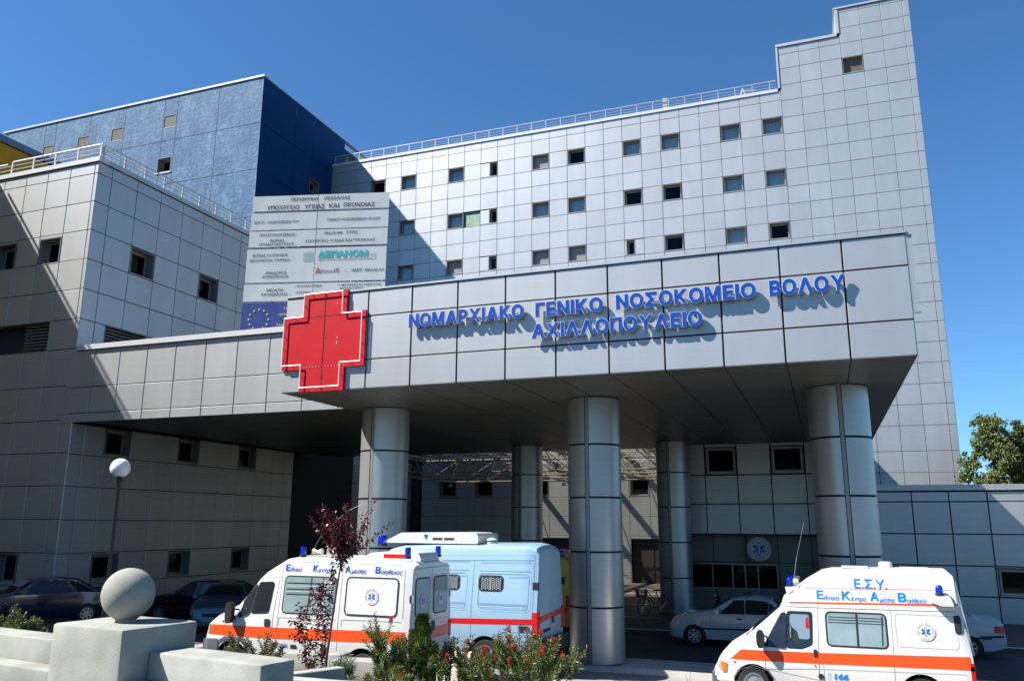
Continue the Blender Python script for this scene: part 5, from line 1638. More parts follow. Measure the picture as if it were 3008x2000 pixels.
    # roof air conditioner
    q = MB(); q.prism(rpoly([(X(-3.95), 2.69), (X(-3.92), 2.76), (X(-3.55), 2.93), (X(-2.1), 2.95), (X(-2.1), 2.69)], .03), -.62, .62); link('roof_air_unit', q.mesh('roof_air_unit', WHITE, 30), t)
    q = MB(); q.prism(rpoly([(X(-2.09), 2.69), (X(-2.09), 2.955), (X(-1.60), 2.945), (X(-1.54), 2.88), (X(-1.54), 2.69)], .04), -.64, .64); link('roof_air_unit', q.mesh('roof_air_unit', WHITE, 30), t)
    q = MB()
    for x in (-2.72, -2.42): q.prism([(X(x), 2.77), (X(x + .26), 2.77), (X(x + .26), 2.82), (X(x + .02), 2.82)], -.626, -.62)
    link('vent_slot', q.mesh('vent_slot', mat('slot_brown', (.06, .02, .02))), t)
    me = text_fit('ECO THERMAL', w=.34, h=.035, bold=.01); me.materials.clear(); me.materials.append(mat('ink_dark', (.05, .05, .06)))
    link('unit_logo', (lambda q: (q.poly([(X(-2.95), -.628, 2.89), (X(-2.83), -.628, 2.89), (X(-2.89), -.628, 2.77)]), q)[1])(MB()).mesh('unit_logo', STARB), t)
    q = MB(); q.lathe([(.001, 0), (.13, 0), (.13, .02), (.03, .03), (.03, .06), (.12, .065), (.12, .09), (.05, .12), (.001, .13)], 16, (X(-1.33), -.3, 2.70)); link('roof_vent', q.mesh('roof_vent', mat('cream_plastic', (.62, .58, .48)), 40), t)
    beacon(t, X(-4.15), -.45, 2.60, .105, .26)
    return t, c
box_, _c = boxer()
box_.location = (-6.03 - 5.55, 18.55, .31)

# ------------------------------------------------------------------ cars
def sedan(label, paint, kind='notch', group=None, glass=CARG):
    t = thing('parked_car', label, 'car', (0, 0, 0), group=group)
    W = .84
    if kind == 'notch':
        L = 4.15; top = [(0, .52), (.03, .62), (.12, .74), (.5, .90), (1.02, .965), (1.25, 1.0), (1.78, 1.33), (2.05, 1.38), (2.5, 1.395), (2.95, 1.34), (3.45, 1.04), (3.6, 1.01), (4.05, .99), (4.12, .90), (4.15, .60)]
        win = [rpoly([(1.50, .93), (2.18, .95), (2.18, 1.30), (1.92, 1.29)], .03), rpoly([(2.24, .95), (2.82, .97), (2.86, 1.26), (2.62, 1.30), (2.24, 1.31)], .03), rpoly([(2.88, .97), (3.18, .99), (2.91, 1.24)], .02)]
        ws_ = (1.30, 1.76); rs = (3.0, 3.42); ax = (.75, 3.25)
    else:
        L = 3.85; top = [(0, .52), (.03, .64), (.12, .76), (.5, .90), (.9, .97), (1.1, 1.02), (1.65, 1.36), (1.95, 1.42), (2.6, 1.43), (3.2, 1.37), (3.6, 1.12), (3.78, .96), (3.83, .7), (3.85, .55)]
        win = [rpoly([(1.35, .95), (2.10, .97), (2.10, 1.33), (1.80, 1.32)], .03), rpoly([(2.16, .97), (2.85, .99), (2.80, 1.30), (2.16, 1.34)], .03), rpoly([(2.92, .99), (3.35, 1.02), (2.95, 1.28)], .02)]
        ws_ = (1.14, 1.64); rs = (3.22, 3.58); ax = (.72, 3.1)
    c = Car(L, top, [(0, .22), (.3, .18), (L - .4, .18), (L, .28)], [(0, .60), (.6, .84), (1.2, .92), (3.0, .95), (L, .88)], W, [(0, .74), (1.2, .62), (2.2, .60), (3.0, .60), (L, .70)],
            [(0, .74), (.08, .84), (.3, .93), (.8, .99), (1.5, 1.0), (L - .7, .99), (L - .2, .92), (L, .82)], crown=.02, r=.10, sill=.08)
    c.body(t, paint, [(ax[0], .27, .335), (ax[1], .27, .335)])
    for w_ in win: c.decal(t, 'window', w_, glass, frame=BLK, fw=.02)
    c.topquad(t, 'windscreen', ws_[0], ws_[1], .96, .92, glass); c.topquad(t, 'rear_window', rs[0], rs[1], .90, .94, glass)
    c.strip(t, [(.95, .50), (L - .35, .55)], .05, BLK, 'side_moulding', .012)
    for x in (1.22, 2.20, 3.0 if kind == 'notch' else 2.95):
        c.strip(t, [(x, .92), (x - .02, .30)], .008, SEAM)
    c.decal(t, 'door_handle', rrect(1.98, 2.12, .78, .83, .015), BLK, off=.014); c.decal(t, 'door_handle', rrect(2.78, 2.92, .80, .85, .015), BLK, off=.014)
    c.decal(t, 'headlamp', [(.03, .56), (.28, .58), (.34, .72), (.10, .70)], LAMPC, off=.012)
    c.decal(t, 'side_repeater', rrect(.98, 1.05, .70, .735, .01), LAMPO, off=.012)
    c.decal(t, 'tail_lamp', [(L - .28, .70), (L - .03, .68), (L - .03, .86), (L - .26, .86)], LAMPR, off=.012)
    c.decal(t, 'bumper_strip', [(L - .62, .55), (L - .05, .57), (L - .05, .63), (L - .62, .60)], BLK, off=.014)
    q = MB(); q.box(-.02, .04, -.34, .34, .50, .60, 0); q.box(L - .03, L + .012, -.26, .26, .62, .73, 1); link('grille', q.mesh('grille', [BLK, LAMPC]), t)
    for x in ax:
        for s_ in (-1, 1): wheel(t, x, s_ * (W - .10), .29, .29, .18, spokes=7, side=s_)
    q = MB(); q.prism(rrect(1.36, 1.50, .94, 1.06, .04), -W - .13, -W + .02); q.prism(rrect(1.36, 1.50, .94, 1.06, .04), W - .02, W + .13); link('wing_mirror', q.mesh('wing_mirror', paint if kind == 'notch' else BLK, 40), t)
    return t
DARKP = mat('dark_blue_paint', (0.012, 0.016, 0.045), rough=.15, coat=.8)
BLACKP = mat('black_paint', (0.012, 0.012, 0.013), rough=.2, coat=.7)
MAROON = mat('dark_red_paint', (0.035, 0.008, 0.01), rough=.2, coat=.6)
STEELB = mat('silver_blue_paint', (0.12, 0.16, 0.21), rough=.25, metal=.5)
cr1 = sedan('white saloon car, its front wheel showing between the columns', SILV); cr1.location = (-4.60, 26.3, 0)
cr2 = sedan('white saloon car whose boot sticks out behind the right ambulance', SILV); cr2.location = (4.25 - 4.15, 26.7, 0)
# ------------------------------------------------------------------ shaded cars by the corner wing, vehicles in the depth of the court
ca = sedan('dark blue car with a silver sunshade behind its windscreen at far left', DARKP, 'notch'); ca.location = (-23.9, 17.7, gz(-23.9, 18.5)); ca.rotation_euler = (0, 0, R(62))
SHADE = mat('silver_sunshade', (.50, .56, .60), rough=.35, metal=.5, noise=.35, nscale=5)
q = MB()
for k in range(5):
    y0 = -.50 + k * .2; q.poly([(1.38, y0, 1.135), (1.68, y0 * .95, 1.315), (1.68, (y0 + .18) * .95, 1.315), (1.38, y0 + .18, 1.135)])
link('sunshade', q.mesh('sunshade', SHADE), ca)
cb = sedan('dark red hatchback in deep shade behind the concrete ball', MAROON, 'hatch'); cb.location = (-23.2, 24.6, 0); cb.rotation_euler = (0, 0, R(12))
cc = sedan('silver blue car facing out beside the white ambulance nose', STEELB, 'notch'); cc.location = (-18.6, 22.3, 0); cc.rotation_euler = (0, 0, R(118))
def yellow_van():
    t = thing('yellow_ambulance', 'yellow ambulance mostly hidden between the pale blue van and the middle column', 'ambulance', (-12.6, 26.2, 0))
    YP = mat('yellow_paint', (.55, .42, .03), rough=.35)
    c = Car(5.0, [(0, .6), (.1, 1.0), (.7, 1.3), (1.5, 2.2), (1.9, 2.45), (4.8, 2.45), (4.95, 2.38), (5.0, 2.3)], [(0, .35), (5, .35)], [(0, .9), (.8, 1.2), (5, 1.25)], .97,
            [(0, .8), (5, .9)], [(0, .86), (.5, .98), (4.8, 1.0), (5, .98)], r=.12)
    c.body(t, YP, [(.9, .3, .4), (4.0, .3, .4)])
    c.decal(t, 'stripe', rrect(.4, 4.9, .75, .95, .02), REDS, off=.005)
    c.decal(t, 'window', rrect(2.2, 4.3, 1.35, 2.0, .06), CARG, frame=BLK)
    for s_ in (-1, 1):
        q = MB(); q.box(4.9, 5.03, s_ * .90 - .06, s_ * .90 + .06, .5, 1.3); link('tail_lamp', q.mesh('tail_lamp', LAMPR), t)
    beacon(t, 4.7, -.75, 2.46, .09, .18); beacon(t, 2.0, -.5, 2.46, .09, .18)
    for x in (.9, 4.0):
        for s_ in (-1, 1): wheel(t, x, s_ * .85, .31, .31, .19, style='steel', side=s_)
    return t
yellow_van()

def bicycle(loc, rz, label, dark=True):
    t = thing('bicycle', label, 'bicycle', loc, rz)
    BK = mat('bicycle_black', (.02, .02, .022), rough=.4)
    for x in (0, 1.05):
        q = MB(); n_ = 28
        q.lathe([(.33 + .018 * math.cos(2 * math.pi * k / 8), .018 * math.sin(2 * math.pi * k / 8)) for k in range(9)], n_, (x, 0, .35), axis='y', m=0)
        for k in range(14):
            a = 2 * math.pi * k / 14; q.tube((x, 0, .35), (x + .32 * math.cos(a), 0, .35 + .32 * math.sin(a)), .0022, 4, m=1, cap=False)
        q.tube((x, -.04, .35), (x, .04, .35), .02, 8, m=1)
        link('wheel', q.mesh('wheel', [RUB, CHR], 40), t)
    q = MB()
    for a, b_ in (((0, 0, .35), (.12, 0, .95)), ((.10, 0, .85), (.52, 0, .42)), ((.12, 0, .93), (.55, 0, .60)), ((.52, 0, .30), (.70, 0, .88)), ((.52, 0, .30), (1.05, 0, .35)), ((1.05, 0, .35), (.67, 0, .80))):
        q.tube(a, b_, .016, 6)
    link('frame', q.mesh('frame', BK, 40), t)
    q = MB(); q.tube((.12, 0, .95), (.13, 0, 1.05), .014, 6); q.tube((.13, -.27, 1.04), (.13, .27, 1.04), .012, 6)
    for s_ in (-1, 1): q.tube((.13, s_ * .27, 1.04), (.28, s_ * .29, 1.02), .015, 6)
    link('handlebar', q.mesh('handlebar', BK, 40), t)
    q = MB(); q.prism(rpoly([(.58, .88), (.86, .90), (.86, .95), (.58, .93)], .02), -.08, .08); link('saddle', q.mesh('saddle', BLK, 40), t)
    q = MB(); q.box(-.26, .02, -.15, .15, .72, .74)
    for k in range(9):
        z = .74 + k * .027; e = k * .004
        q.box(-.26 - e, .02 + e, -.155 - e, -.15 - e, z, z + .018); q.box(-.26 - e, .02 + e, .15 + e, .155 + e, z, z + .018); q.box(-.265 - e, -.26 - e, -.15, .15, z, z + .018); q.box(.02 + e, .025 + e, -.15, .15, z, z + .018)
    link('basket', q.mesh('basket', mat('basket_brown', (.13, .08, .06), rough=.8)), t)
    q = MB(); q.tube((.52, -.12, .30), (.52, .12, .30), .012, 6); q.tube((.52, -.10, .30), (.62, -.10, .18), .01, 5); q.box(.57, .66, -.16, -.08, .165, .185); link('pedal_crank', q.mesh('pedal_crank', CHR), t)
    q = MB(); q.lathe([(.001, -.02), (.035, -.01), (.04, .02), (.001, .025)], 12, (-.02, -.06, 1.10), axis='x'); link('lamp', q.mesh('lamp', CHR, 40), t)
    return t
bicycle((-6.55, 31.4, .12), R(58), 'black bicycle with wicker front basket leaning beside the back column')
def moped(loc, rz, label, paint):
    t = thing('moped', label, 'moped', loc, rz)
    for x in (0, 1.15):
        q = MB(); q.lathe([(.16, -.045), (.23, -.04), (.25, 0), (.23, .04), (.16, .045)], 24, (x, 0, .25), axis='y'); q.lathe([(.16, -.03), (.001, -.03)], 16, (x, 0, .25), axis='y', m=1); q.lathe([(.16, .03), (.001, .03)], 16, (x, 0, .25), axis='y', m=1)
        link('wheel', q.mesh('wheel', [RUB, RIM], 40), t)
    q = MB()
    q.prism(rpoly([(.05, .45), (.16, .42), (.42, .25), (.8, .24), (.95, .42), (1.4, .50), (1.42, .68), (.75, .70), (.68, .40), (.42, .36), (.25, .60), (.20, .95), (.10, .98)], .04), -.16, .16)
    link('bodywork', q.mesh('bodywork', paint, 40), t)
    q = MB(); q.prism(rpoly([(.72, .70), (1.42, .70), (1.45, .80), (.78, .77)], .03), -.13, .13); link('seat', q.mesh('seat', BLK, 40), t)
    q = MB(); q.tube((0, 0, .25), (.16, 0, .95), .03, 8); q.tube((.17, -.30, 1.0), (.17, .30, 1.0), .018, 6)
    for s_ in (-1, 1): q.tube((.17, s_ * .2, 1.0), (.13, s_ * .30, 1.2), .007, 5); q.lathe([(.001, 0), (.055, 0), (.001, .01)], 12, (.13, s_ * .30, 1.24), axis='x')
    link('handlebar', q.mesh('handlebar', BLK, 40), t)
    q = MB(); q.lathe([(.001, -.04), (.07, -.02), (.08, .04), (.001, .05)], 14, (.07, 0, .92), axis='x'); link('headlamp', q.mesh('headlamp', CHR, 40), t)
    q = MB(); q.prism(rpoly([(-.22, .42), (0, .54), (.2, .45), (0, .50)], .02), -.07, .07); link('mudguard', q.mesh('mudguard', paint), t)
    return t
moped((-3.9, 30.4, .12), R(15), 'dark moped standing under the ribbon window behind the white car', BLACKP)
moped((-2.9, 30.8, .12), R(-20), 'second dark moped nearer the round emblem sign, behind the white car roof', BLACKP)
sc_ = moped((-11.9, 46.4, .12), R(180), 'blue scooter with white windshield by the courtyard wall', mat('scooter_blue', (.02, .05, .22), rough=.3))
q = MB(); q.prism(rpoly([(.02, 1.0), (.14, 1.35), (.12, 1.38), (-.0, 1.02)], .02), -.16, .16); link('windshield', q.mesh('windshield', mat('scooter_white', (.6, .62, .62), rough=.3), 40), sc_)

# ------------------------------------------------------------------ globe lamp, litter bin
lp = thing('globe_lamp', 'white globe street lamp on a dark green pole', 'street lamp', (-15.55, 15.0, gz(-15.5, 15) - .05))
zb_ = lp.location.z
q = MB(); q.lathe([(.001, -.19), (.09, -.195), (.15, -.17), (.21, -.09), (.23, 0), (.21, .095), (.155, .175), (.08, .22), (.001, .232)], 32, (0, 0, 4.69 - zb_)); link('globe', q.mesh('globe', mat('opal_globe', (.78, .77, .74), rough=.3, coat=.3), 60), lp)
q = MB(); q.lathe([(.12, 0), (.12, .03), (.055, .05), (.05, .09), (.04, .10), (.001, .10)], 18, (0, 0, 4.40 - zb_)); q.tube((0, 0, 0), (0, 0, 1.0), .06, 14); q.tube((0, 0, 1.0), (0, 0, 4.45 - zb_), .042, 12); q.lathe([(.10, 0), (.10, .05), (.06, .12)], 14, (0, 0, 0))
link('pole', q.mesh('pole', mat('dark_green_pole', (.008, .014, .012), rough=.4), 40), lp)
bn = thing('litter_bin', 'dark litter bin with white liner and red base beside the lamp pole', 'bin', (-18.3, 18.0, gz(-18.3, 18)))
q = MB(); q.lathe([(.001, 0), (.17, 0), (.17, .35)], 14); link('bin_base', q.mesh('bin_base', mat('bin_red', (.30, .02, .015), rough=.5)), bn)
q = MB(); q.lathe([(.17, .35), (.19, .75)], 14); link('liner', q.mesh('liner', mat('liner_white', (.6, .6, .6), rough=.4)), bn)
q = MB(); q.lathe([(.20, .75), (.21, .80), (.001, .95)], 14); link('bin_lid', q.mesh('bin_lid', BLK), bn)

# ------------------------------------------------------------------ concrete plinth, ball and walls
CONC2 = bpy.data.materials.new('weathered_concrete'); CONC2.use_nodes = True
nt = CONC2.node_tree; b = nt.nodes['Principled BSDF']; b.inputs['Roughness'].default_value = .88
tc = nt.nodes.new('ShaderNodeTexCoord')
nA = nt.nodes.new('ShaderNodeTexNoise'); nA.inputs['Scale'].default_value = 2.3; nA.inputs['Detail'].default_value = 8
nB = nt.nodes.new('ShaderNodeTexNoise'); nB.inputs['Scale'].default_value = 38; nB.inputs['Detail'].default_value = 3
rA = nt.nodes.new('ShaderNodeValToRGB'); rA.color_ramp.elements[0].position = .3; rA.color_ramp.elements[0].color = (.235, .235, .195, 1); rA.color_ramp.elements[1].position = .7; rA.color_ramp.elements[1].color = (.36, .36, .315, 1)
rB = nt.nodes.new('ShaderNodeValToRGB'); rB.color_ramp.elements[0].position = .22; rB.color_ramp.elements[0].color = (.35, .27, .2, 1); rB.color_ramp.elements[1].position = .29; rB.color_ramp.elements[1].color = (1, 1, 1, 1)
mxx = nt.nodes.new('ShaderNodeMix'); mxx.data_type = 'RGBA'; mxx.blend_type = 'MULTIPLY'; mxx.inputs[0].default_value = 1
nt.links.new(tc.outputs['Object'], nA.inputs['Vector']); nt.links.new(tc.outputs['Object'], nB.inputs['Vector'])
nt.links.new(nA.outputs[0], rA.inputs[0]); nt.links.new(nB.outputs[0], rB.inputs[0])
nt.links.new(rA.outputs[0], mxx.inputs[6]); nt.links.new(rB.outputs[0], mxx.inputs[7]); nt.links.new(mxx.outputs[2], b.inputs['Base Color'])
bp = nt.nodes.new('ShaderNodeBump'); bp.inputs['Strength'].default_value = .25; bp.inputs['Distance'].default_value = .01
nt.links.new(nB.outputs[0], bp.inputs['Height']); nt.links.new(bp.outputs[0], b.inputs['Normal'])
def cbox(name, label, cat, o, ax, w, d, z0, z1, bev=.018, group=None):
    """concrete block: corner o, extends w along direction ax degrees and d to its right-hand back"""
    bm_ = bmesh.new(); bmesh.ops.create_cube(bm_, size=1)
    for v in bm_.verts: v.co = ((v.co.x + .5) * w, (v.co.y + .5) * d, z0 + (v.co.z + .5) * (z1 - z0) - z0)
    bmesh.ops.bevel(bm_, geom=[e for e in bm_.edges if max(v.co.z for v in e.verts) > .05 and (min(v.co.z for v in e.verts) > (z1 - z0) * .9 or abs(e.verts[0].co.z - e.verts[1].co.z) > .01)], offset=bev, segments=2, affect='EDGES', profile=.5)
    bmesh.ops.subdivide_edges(bm_, edges=[e for e in bm_.edges if e.calc_length() > .3], cuts=5, use_grid_fill=True)
    for v in bm_.verts:
        v.co += Vector((rnd.uniform(-1, 1), rnd.uniform(-1, 1), rnd.uniform(-1, 1))) * .0022
    me = bpy.data.meshes.new(name); bm_.to_mesh(me); bm_.free(); me.materials.append(CONC2)
    me.polygons.foreach_set('use_smooth', [True] * len(me.polygons)); me.set_sharp_from_angle(angle=R(35))
    return solo(name, me, label, cat, (o[0], o[1], z0), R(ax), group)
AX = -8.0
A0 = Vector((-6.11, 6.12)); U_ = Vector((math.cos(R(172)), math.sin(R(172)))); V_ = Vector((math.sin(R(8)), math.cos(R(8))))
def AT(u, v): p = A0 + U_ * u + V_ * v; return (p.x, p.y)
cbox('plinth', 'square concrete plinth carrying the concrete ball', 'plinth', AT(1.04, 0), AX, 1.04, .86, 1.0, 2.50, .03)
q = MB(); pr = [(.001, 0), (.10, 0), (.095, .02), (.115, .035)]
for k in range(1, 24):
    a = -math.pi / 2 + .47 + (math.pi - .47) * k / 24
    pr.append((.25 * math.cos(a), .262 + .252 * math.sin(a)))
pr.append((.001, .514))
q.lathe(pr, 44)
ball = solo('concrete_ball', q.mesh('concrete_ball', CONC2, 60), 'smooth pitted concrete ball resting on the square plinth', 'ball', (AT(.535, .43)[0], AT(.535, .43)[1], 2.50))
cbox('bench_wall', 'concrete wall running off left from the ball plinth', 'wall', AT(6.6, .28), AX, 5.56, .34, 1.0, 2.285)
cbox('wall_ledge', 'low concrete ledge at the foot of the left wall', 'ledge', AT(6.6, .02), AX, 5.555, .258, 1.0, 2.055)
cbox('bench_wall', 'concrete wall with bevelled top edge right of the ball plinth', 'wall', AT(-.004, .30), AX - 0.5, 1.46, .42, 1.0, 2.275, .03)
cbox('wall_ledge', 'sunlit concrete ledge at the foot of the right wall', 'ledge', AT(-.004, -.05), AX - .5, 1.7, .345, 1.0, 2.035)
cbox('planter_wall', 'low concrete planter wall in front of the young red-leaved tree', 'wall', (-4.98, 6.74), 0, 1.35, .14, 1.0, 2.075)
cbox('planter_wall', 'short planter wall joining the front one to the bench wall end', 'wall', (-5.02, 6.74), 62, .9, .14, 1.0, 2.06)
cbox('planter_wall', 'concrete planter wall just behind the right bench wall', 'wall', (-7.0, 9.42), 8, 1.10, .3, .6, 1.82)
cbox('planter_wall', 'concrete planter wall behind the bottlebrush shrubs', 'wall', (-5.86, 9.24), 9, 1.30, .30, .6, 1.81)
cbox('planter_wall', 'pale sunlit planter wall end at the right of the conifer', 'wall', (-4.52, 9.45), -28, 1.0, .42, .6, 1.80)
q = MB(); q.poly([(-13, 7.4, 1.66), (-6.0, 6.9, 1.66), (-3.7, 6.8, 1.70), (-1.2, 7.2, 1.62), (-1.0, 9.2, 1.55), (-4.6, 9.6, 1.62), (-13, 9.6, 1.62)]); q.poly([(-13, 7.4, .9), (-1.2, 7.2, .9), (-1.0, 9.2, .9), (-13, 9.6, .9)])
n0 = len(q.v)
for a, b_ in (((-1.2, 7.2), (-1.0, 9.2)), ((-1.0, 9.2), (-4.6, 9.6)), ((-4.6, 9.6), (-13, 9.6)), ((-13, 9.6), (-13, 7.4))):
    q.quad((a[0], a[1], .8), (b_[0], b_[1], .8), (b_[0], b_[1], 1.6), (a[0], a[1], 1.6))
link('planting_bed', q.mesh('planting_bed', EARTH), kind='structure')

# ------------------------------------------------------------------ plants
def leafmat(name, c1, c2, trans=.25, rough=.45):
    mt = bpy.data.materials.new(name); mt.use_nodes = True
    nt = mt.node_tree; b = nt.nodes['Principled BSDF']; b.inputs['Roughness'].default_value = rough
    g = nt.nodes.new('ShaderNodeNewGeometry'); cr = nt.nodes.new('ShaderNodeValToRGB')
    cr.color_ramp.elements[0].color = (*c1, 1); cr.color_ramp.elements[1].color = (*c2, 1)
    nt.links.new(g.outputs['Random Per Island'], cr.inputs[0]); nt.links.new(cr.outputs[0], b.inputs['Base Color'])
    tl = nt.nodes.new('ShaderNodeBsdfTranslucent'); nt.links.new(cr.outputs[0], tl.inputs[0])
    mx = nt.nodes.new('ShaderNodeMixShader'); mx.inputs[0].default_value = trans
    nt.links.new(b.outputs[0], mx.inputs[1]); nt.links.new(tl.outputs[0], mx.inputs[2])
    nt.links.new(mx.outputs[0], nt.nodes['Material Output'].inputs[0])
    MATS[name] = mt
    return mt
LF_OLIVE = leafmat('olive_leaf', (.05, .08, .018), (.21, .24, .075))
LF_BOTTLE = leafmat('bottlebrush_leaf', (.05, .095, .015), (.20, .29, .06))
LF_CONIF = leafmat('conifer_leaf', (.045, .11, .012), (.13, .23, .03))
LF_GREY = leafmat('grey_green_leaf', (.06, .11, .055), (.17, .25, .14))
LF_PURP = leafmat('purple_leaf', (.04, .006, .010), (.15, .02, .028), .2, .3)
LF_TREE = leafmat('tree_leaf', (.05, .075, .015), (.235, .27, .075))
LF_TREED = leafmat('dark_tree_leaf', (.05, .07, .018), (.2, .22, .07))
LF_GRASS = leafmat('sword_leaf', (.06, .11, .02), (.16, .22, .06))
TIP = leafmat('reddish_tip_leaf', (.12, .06, .025), (.22, .10, .05))
BARK = mat('bark_brown', (.10, .06, .04), rough=.9, noise=.2, nscale=20)
FLOW = leafmat('red_flower', (.50, .006, .005), (.80, .03, .015), .2)

def leaf(mb, p, d, L, w, m=0, droop=0.0, up=None):
    d = d.normalized(); up = up or Vector((rnd.uniform(-1, 1), rnd.uniform(-1, 1), rnd.uniform(-1, 1)))
    s_ = d.cross(up)
    if s_.length < 1e-3: s_ = d.orthogonal()
    s_ = s_.normalized() * w / 2; nn = s_.cross(d).normalized() * (w * .22)
    q0 = p; q1 = p + d * L * .45 + s_ + nn; q2 = p + d * L + Vector((0, 0, -droop)); q3 = p + d * L * .45 - s_ + nn; qm = p + d * L * .45
    n = len(mb.v); mb.v += [tuple(x) for x in (q0, q1, q2, q3, qm)]
    mb.f += [(n, n + 1, n + 4), (n + 4, n + 1, n + 2), (n, n + 4, n + 3), (n + 4, n + 2, n + 3)]; mb.m += [m] * 4

def curve_pts(p, d, L, n, curl=.15, up=.25):
    o = [p.copy()]; d = d.normalized()
    for k in range(n):
        d = (d + Vector((rnd.uniform(-curl, curl), rnd.uniform(-curl, curl), up / n))).normalized()
        o.append(o[-1] + d * L / n)
    return o

def shrub(label, loc, h, spread, stems, leaf_len, leaf_w, lmats, per=50, flowers=0, lean=.5, tipred=.0, droop=0, start=.25, cat='shrub', name='shrub', sub=3, group=None):
    t = thing(name, label, cat, loc, group=group)
    st = MB(); fo = MB(); fpos = []
    for k in range(stems):
        a = rnd.uniform(0, 2 * math.pi); rr = rnd.random() ** .5
        d = Vector((math.cos(a) * rr * lean, math.sin(a) * rr * lean * .8, 1)).normalized()
        L = h * rnd.uniform(.62, 1.0) * (1 - .25 * rr)
        p0 = Vector((math.cos(a) * rr * spread * .35, math.sin(a) * rr * spread * .3, 0))
        pts = curve_pts(p0, d, L, 6, .16)
        branches = [(pts, L)]
        for _ in range(sub):
            i = rnd.randint(2, 4); bd = (pts[i + 1] - pts[i]).normalized() + Vector((rnd.uniform(-.9, .9), rnd.uniform(-.9, .9), .2))
            branches.append((curve_pts(pts[i], bd, L * rnd.uniform(.25, .45), 4, .15), L * .35))
        for bi, (pp, BL) in enumerate(branches):
            for i in range(len(pp) - 1):
                r0 = .006 * (1 - i / len(pp)) + .0015
                st.tube(pp[i], pp[i + 1], r0 * (1.6 if bi == 0 else .8), 4, cap=False, r2=r0 * .8)
            m_ = per if bi == 0 else int(per * .6)
            for j in range(m_):
                f = (start if bi == 0 else .05) + (1 - (start if bi == 0 else .05)) * j / m_
                x = f * (len(pp) - 1); i = min(int(x), len(pp) - 2); p = pp[i].lerp(pp[i + 1], x - i)
                ax = (pp[i + 1] - pp[i]).normalized(); aa = j * 2.4
                o1 = ax.orthogonal().normalized(); o2 = ax.cross(o1)
                d_ = (o1 * math.cos(aa) + o2 * math.sin(aa)) * rnd.uniform(.6, 1.0) + ax * rnd.uniform(.35, .9)
                leaf(fo, p, d_, leaf_len * rnd.uniform(.7, 1.15) * (.8 if f > .92 else 1), leaf_w * rnd.uniform(.8, 1.2), 1 if (tipred and f > 1 - tipred and rnd.random() < .7) else 0, droop * rnd.random())
            if flowers and rnd.random() < .55: fpos.append((pp[-1], (pp[-1] - pp[-2]).normalized()))
    link('stems', st.mesh('stems', BARK, fix=False), t, kind='stuff')
    link('foliage', fo.mesh('foliage', lmats, fix=False), t, kind='stuff')
    rnd.shuffle(fpos)
    for (p, d) in fpos[:flowers]:
        fm = MB(); o1 = d.orthogonal().normalized(); o2 = d.cross(o1); L_ = rnd.uniform(.06, .09)
        for k in range(90):
            a = k * 2.4; z = L_ * k / 90; dd = (o1 * math.cos(a) + o2 * math.sin(a)) * 1.0 + d * rnd.uniform(-.1, .35)
            leaf(fm, d * z - d * L_ * .6, dd, rnd.uniform(.022, .034), .006)
        link('flower', fm.mesh('flower', FLOW, fix=False), t, tuple(p))
    return t
GB = 'bottlebrush and evergreen shrubs in the planters'
shrub('large bottlebrush shrub full of red flowers in the planter below the pale blue van', (-3.32, 8.95, 1.66), .80, 1.45, 46, .060, .013, [LF_BOTTLE, TIP], per=54, flowers=38, lean=.95, tipred=.12, group=GB)
shrub('tall upright bottlebrush shrub left of the small conifer', (-4.66, 8.6, 1.66), .95, .34, 16, .060, .013, [LF_BOTTLE, TIP], per=64, flowers=3, lean=.36, tipred=.12, group=GB)
shrub('loose bottlebrush shrub spreading right of the small conifer', (-4.14, 8.8, 1.66), .64, .66, 18, .060, .013, [LF_BOTTLE, TIP], per=40, flowers=3, lean=.62, tipred=.1, group=GB)
shrub('bottlebrush shrub low in front of the conifer', (-4.50, 8.3, 1.64), .44, .66, 18, .056, .012, [LF_BOTTLE, TIP], per=40, flowers=2, lean=.7, tipred=.1, group=GB)
shrub('evergreen shrub behind the right bench wall in front of the ambulance bumper', (-6.62, 8.7, 1.66), .60, .75, 15, .055, .017, [LF_OLIVE, TIP], per=42, flowers=2, lean=.6, tipred=.12, group=GB)
shrub('small olive-green shrub between the bench wall and the red-leaved tree', (-5.68, 8.1, 1.62), .34, .36, 10, .05, .017, [LF_OLIVE, TIP], per=36, lean=.6, group=GB)
shrub('olive-green shrub beyond the left concrete wall', (-10.85, 8.8, 1.66), .70, 1.0, 20, .062, .022, [LF_OLIVE, TIP], per=46, lean=.6, group=GB)
shrub('thin olive-green shrub tip peeping left of the concrete ball', (-9.0, 8.9, 1.60), .38, .3, 7, .05, .018, [LF_OLIVE, TIP], per=30, lean=.6, group=GB)
shrub('grey-green plant with long drooping narrow leaves right of the red-leaved tree', (-5.13, 8.3, 1.66), .50, .2, 7, .10, .010, [LF_GREY, LF_GREY], per=46, lean=.45, droop=.05, start=.15, group=GB)
shrub('grey-green narrow-leaved plant at the edge of the bottlebrush', (-4.95, 8.1, 1.62), .30, .3, 6, .09, .010, [LF_GREY, LF_GREY], per=36, lean=.6, droop=.05, start=.15, group=GB)
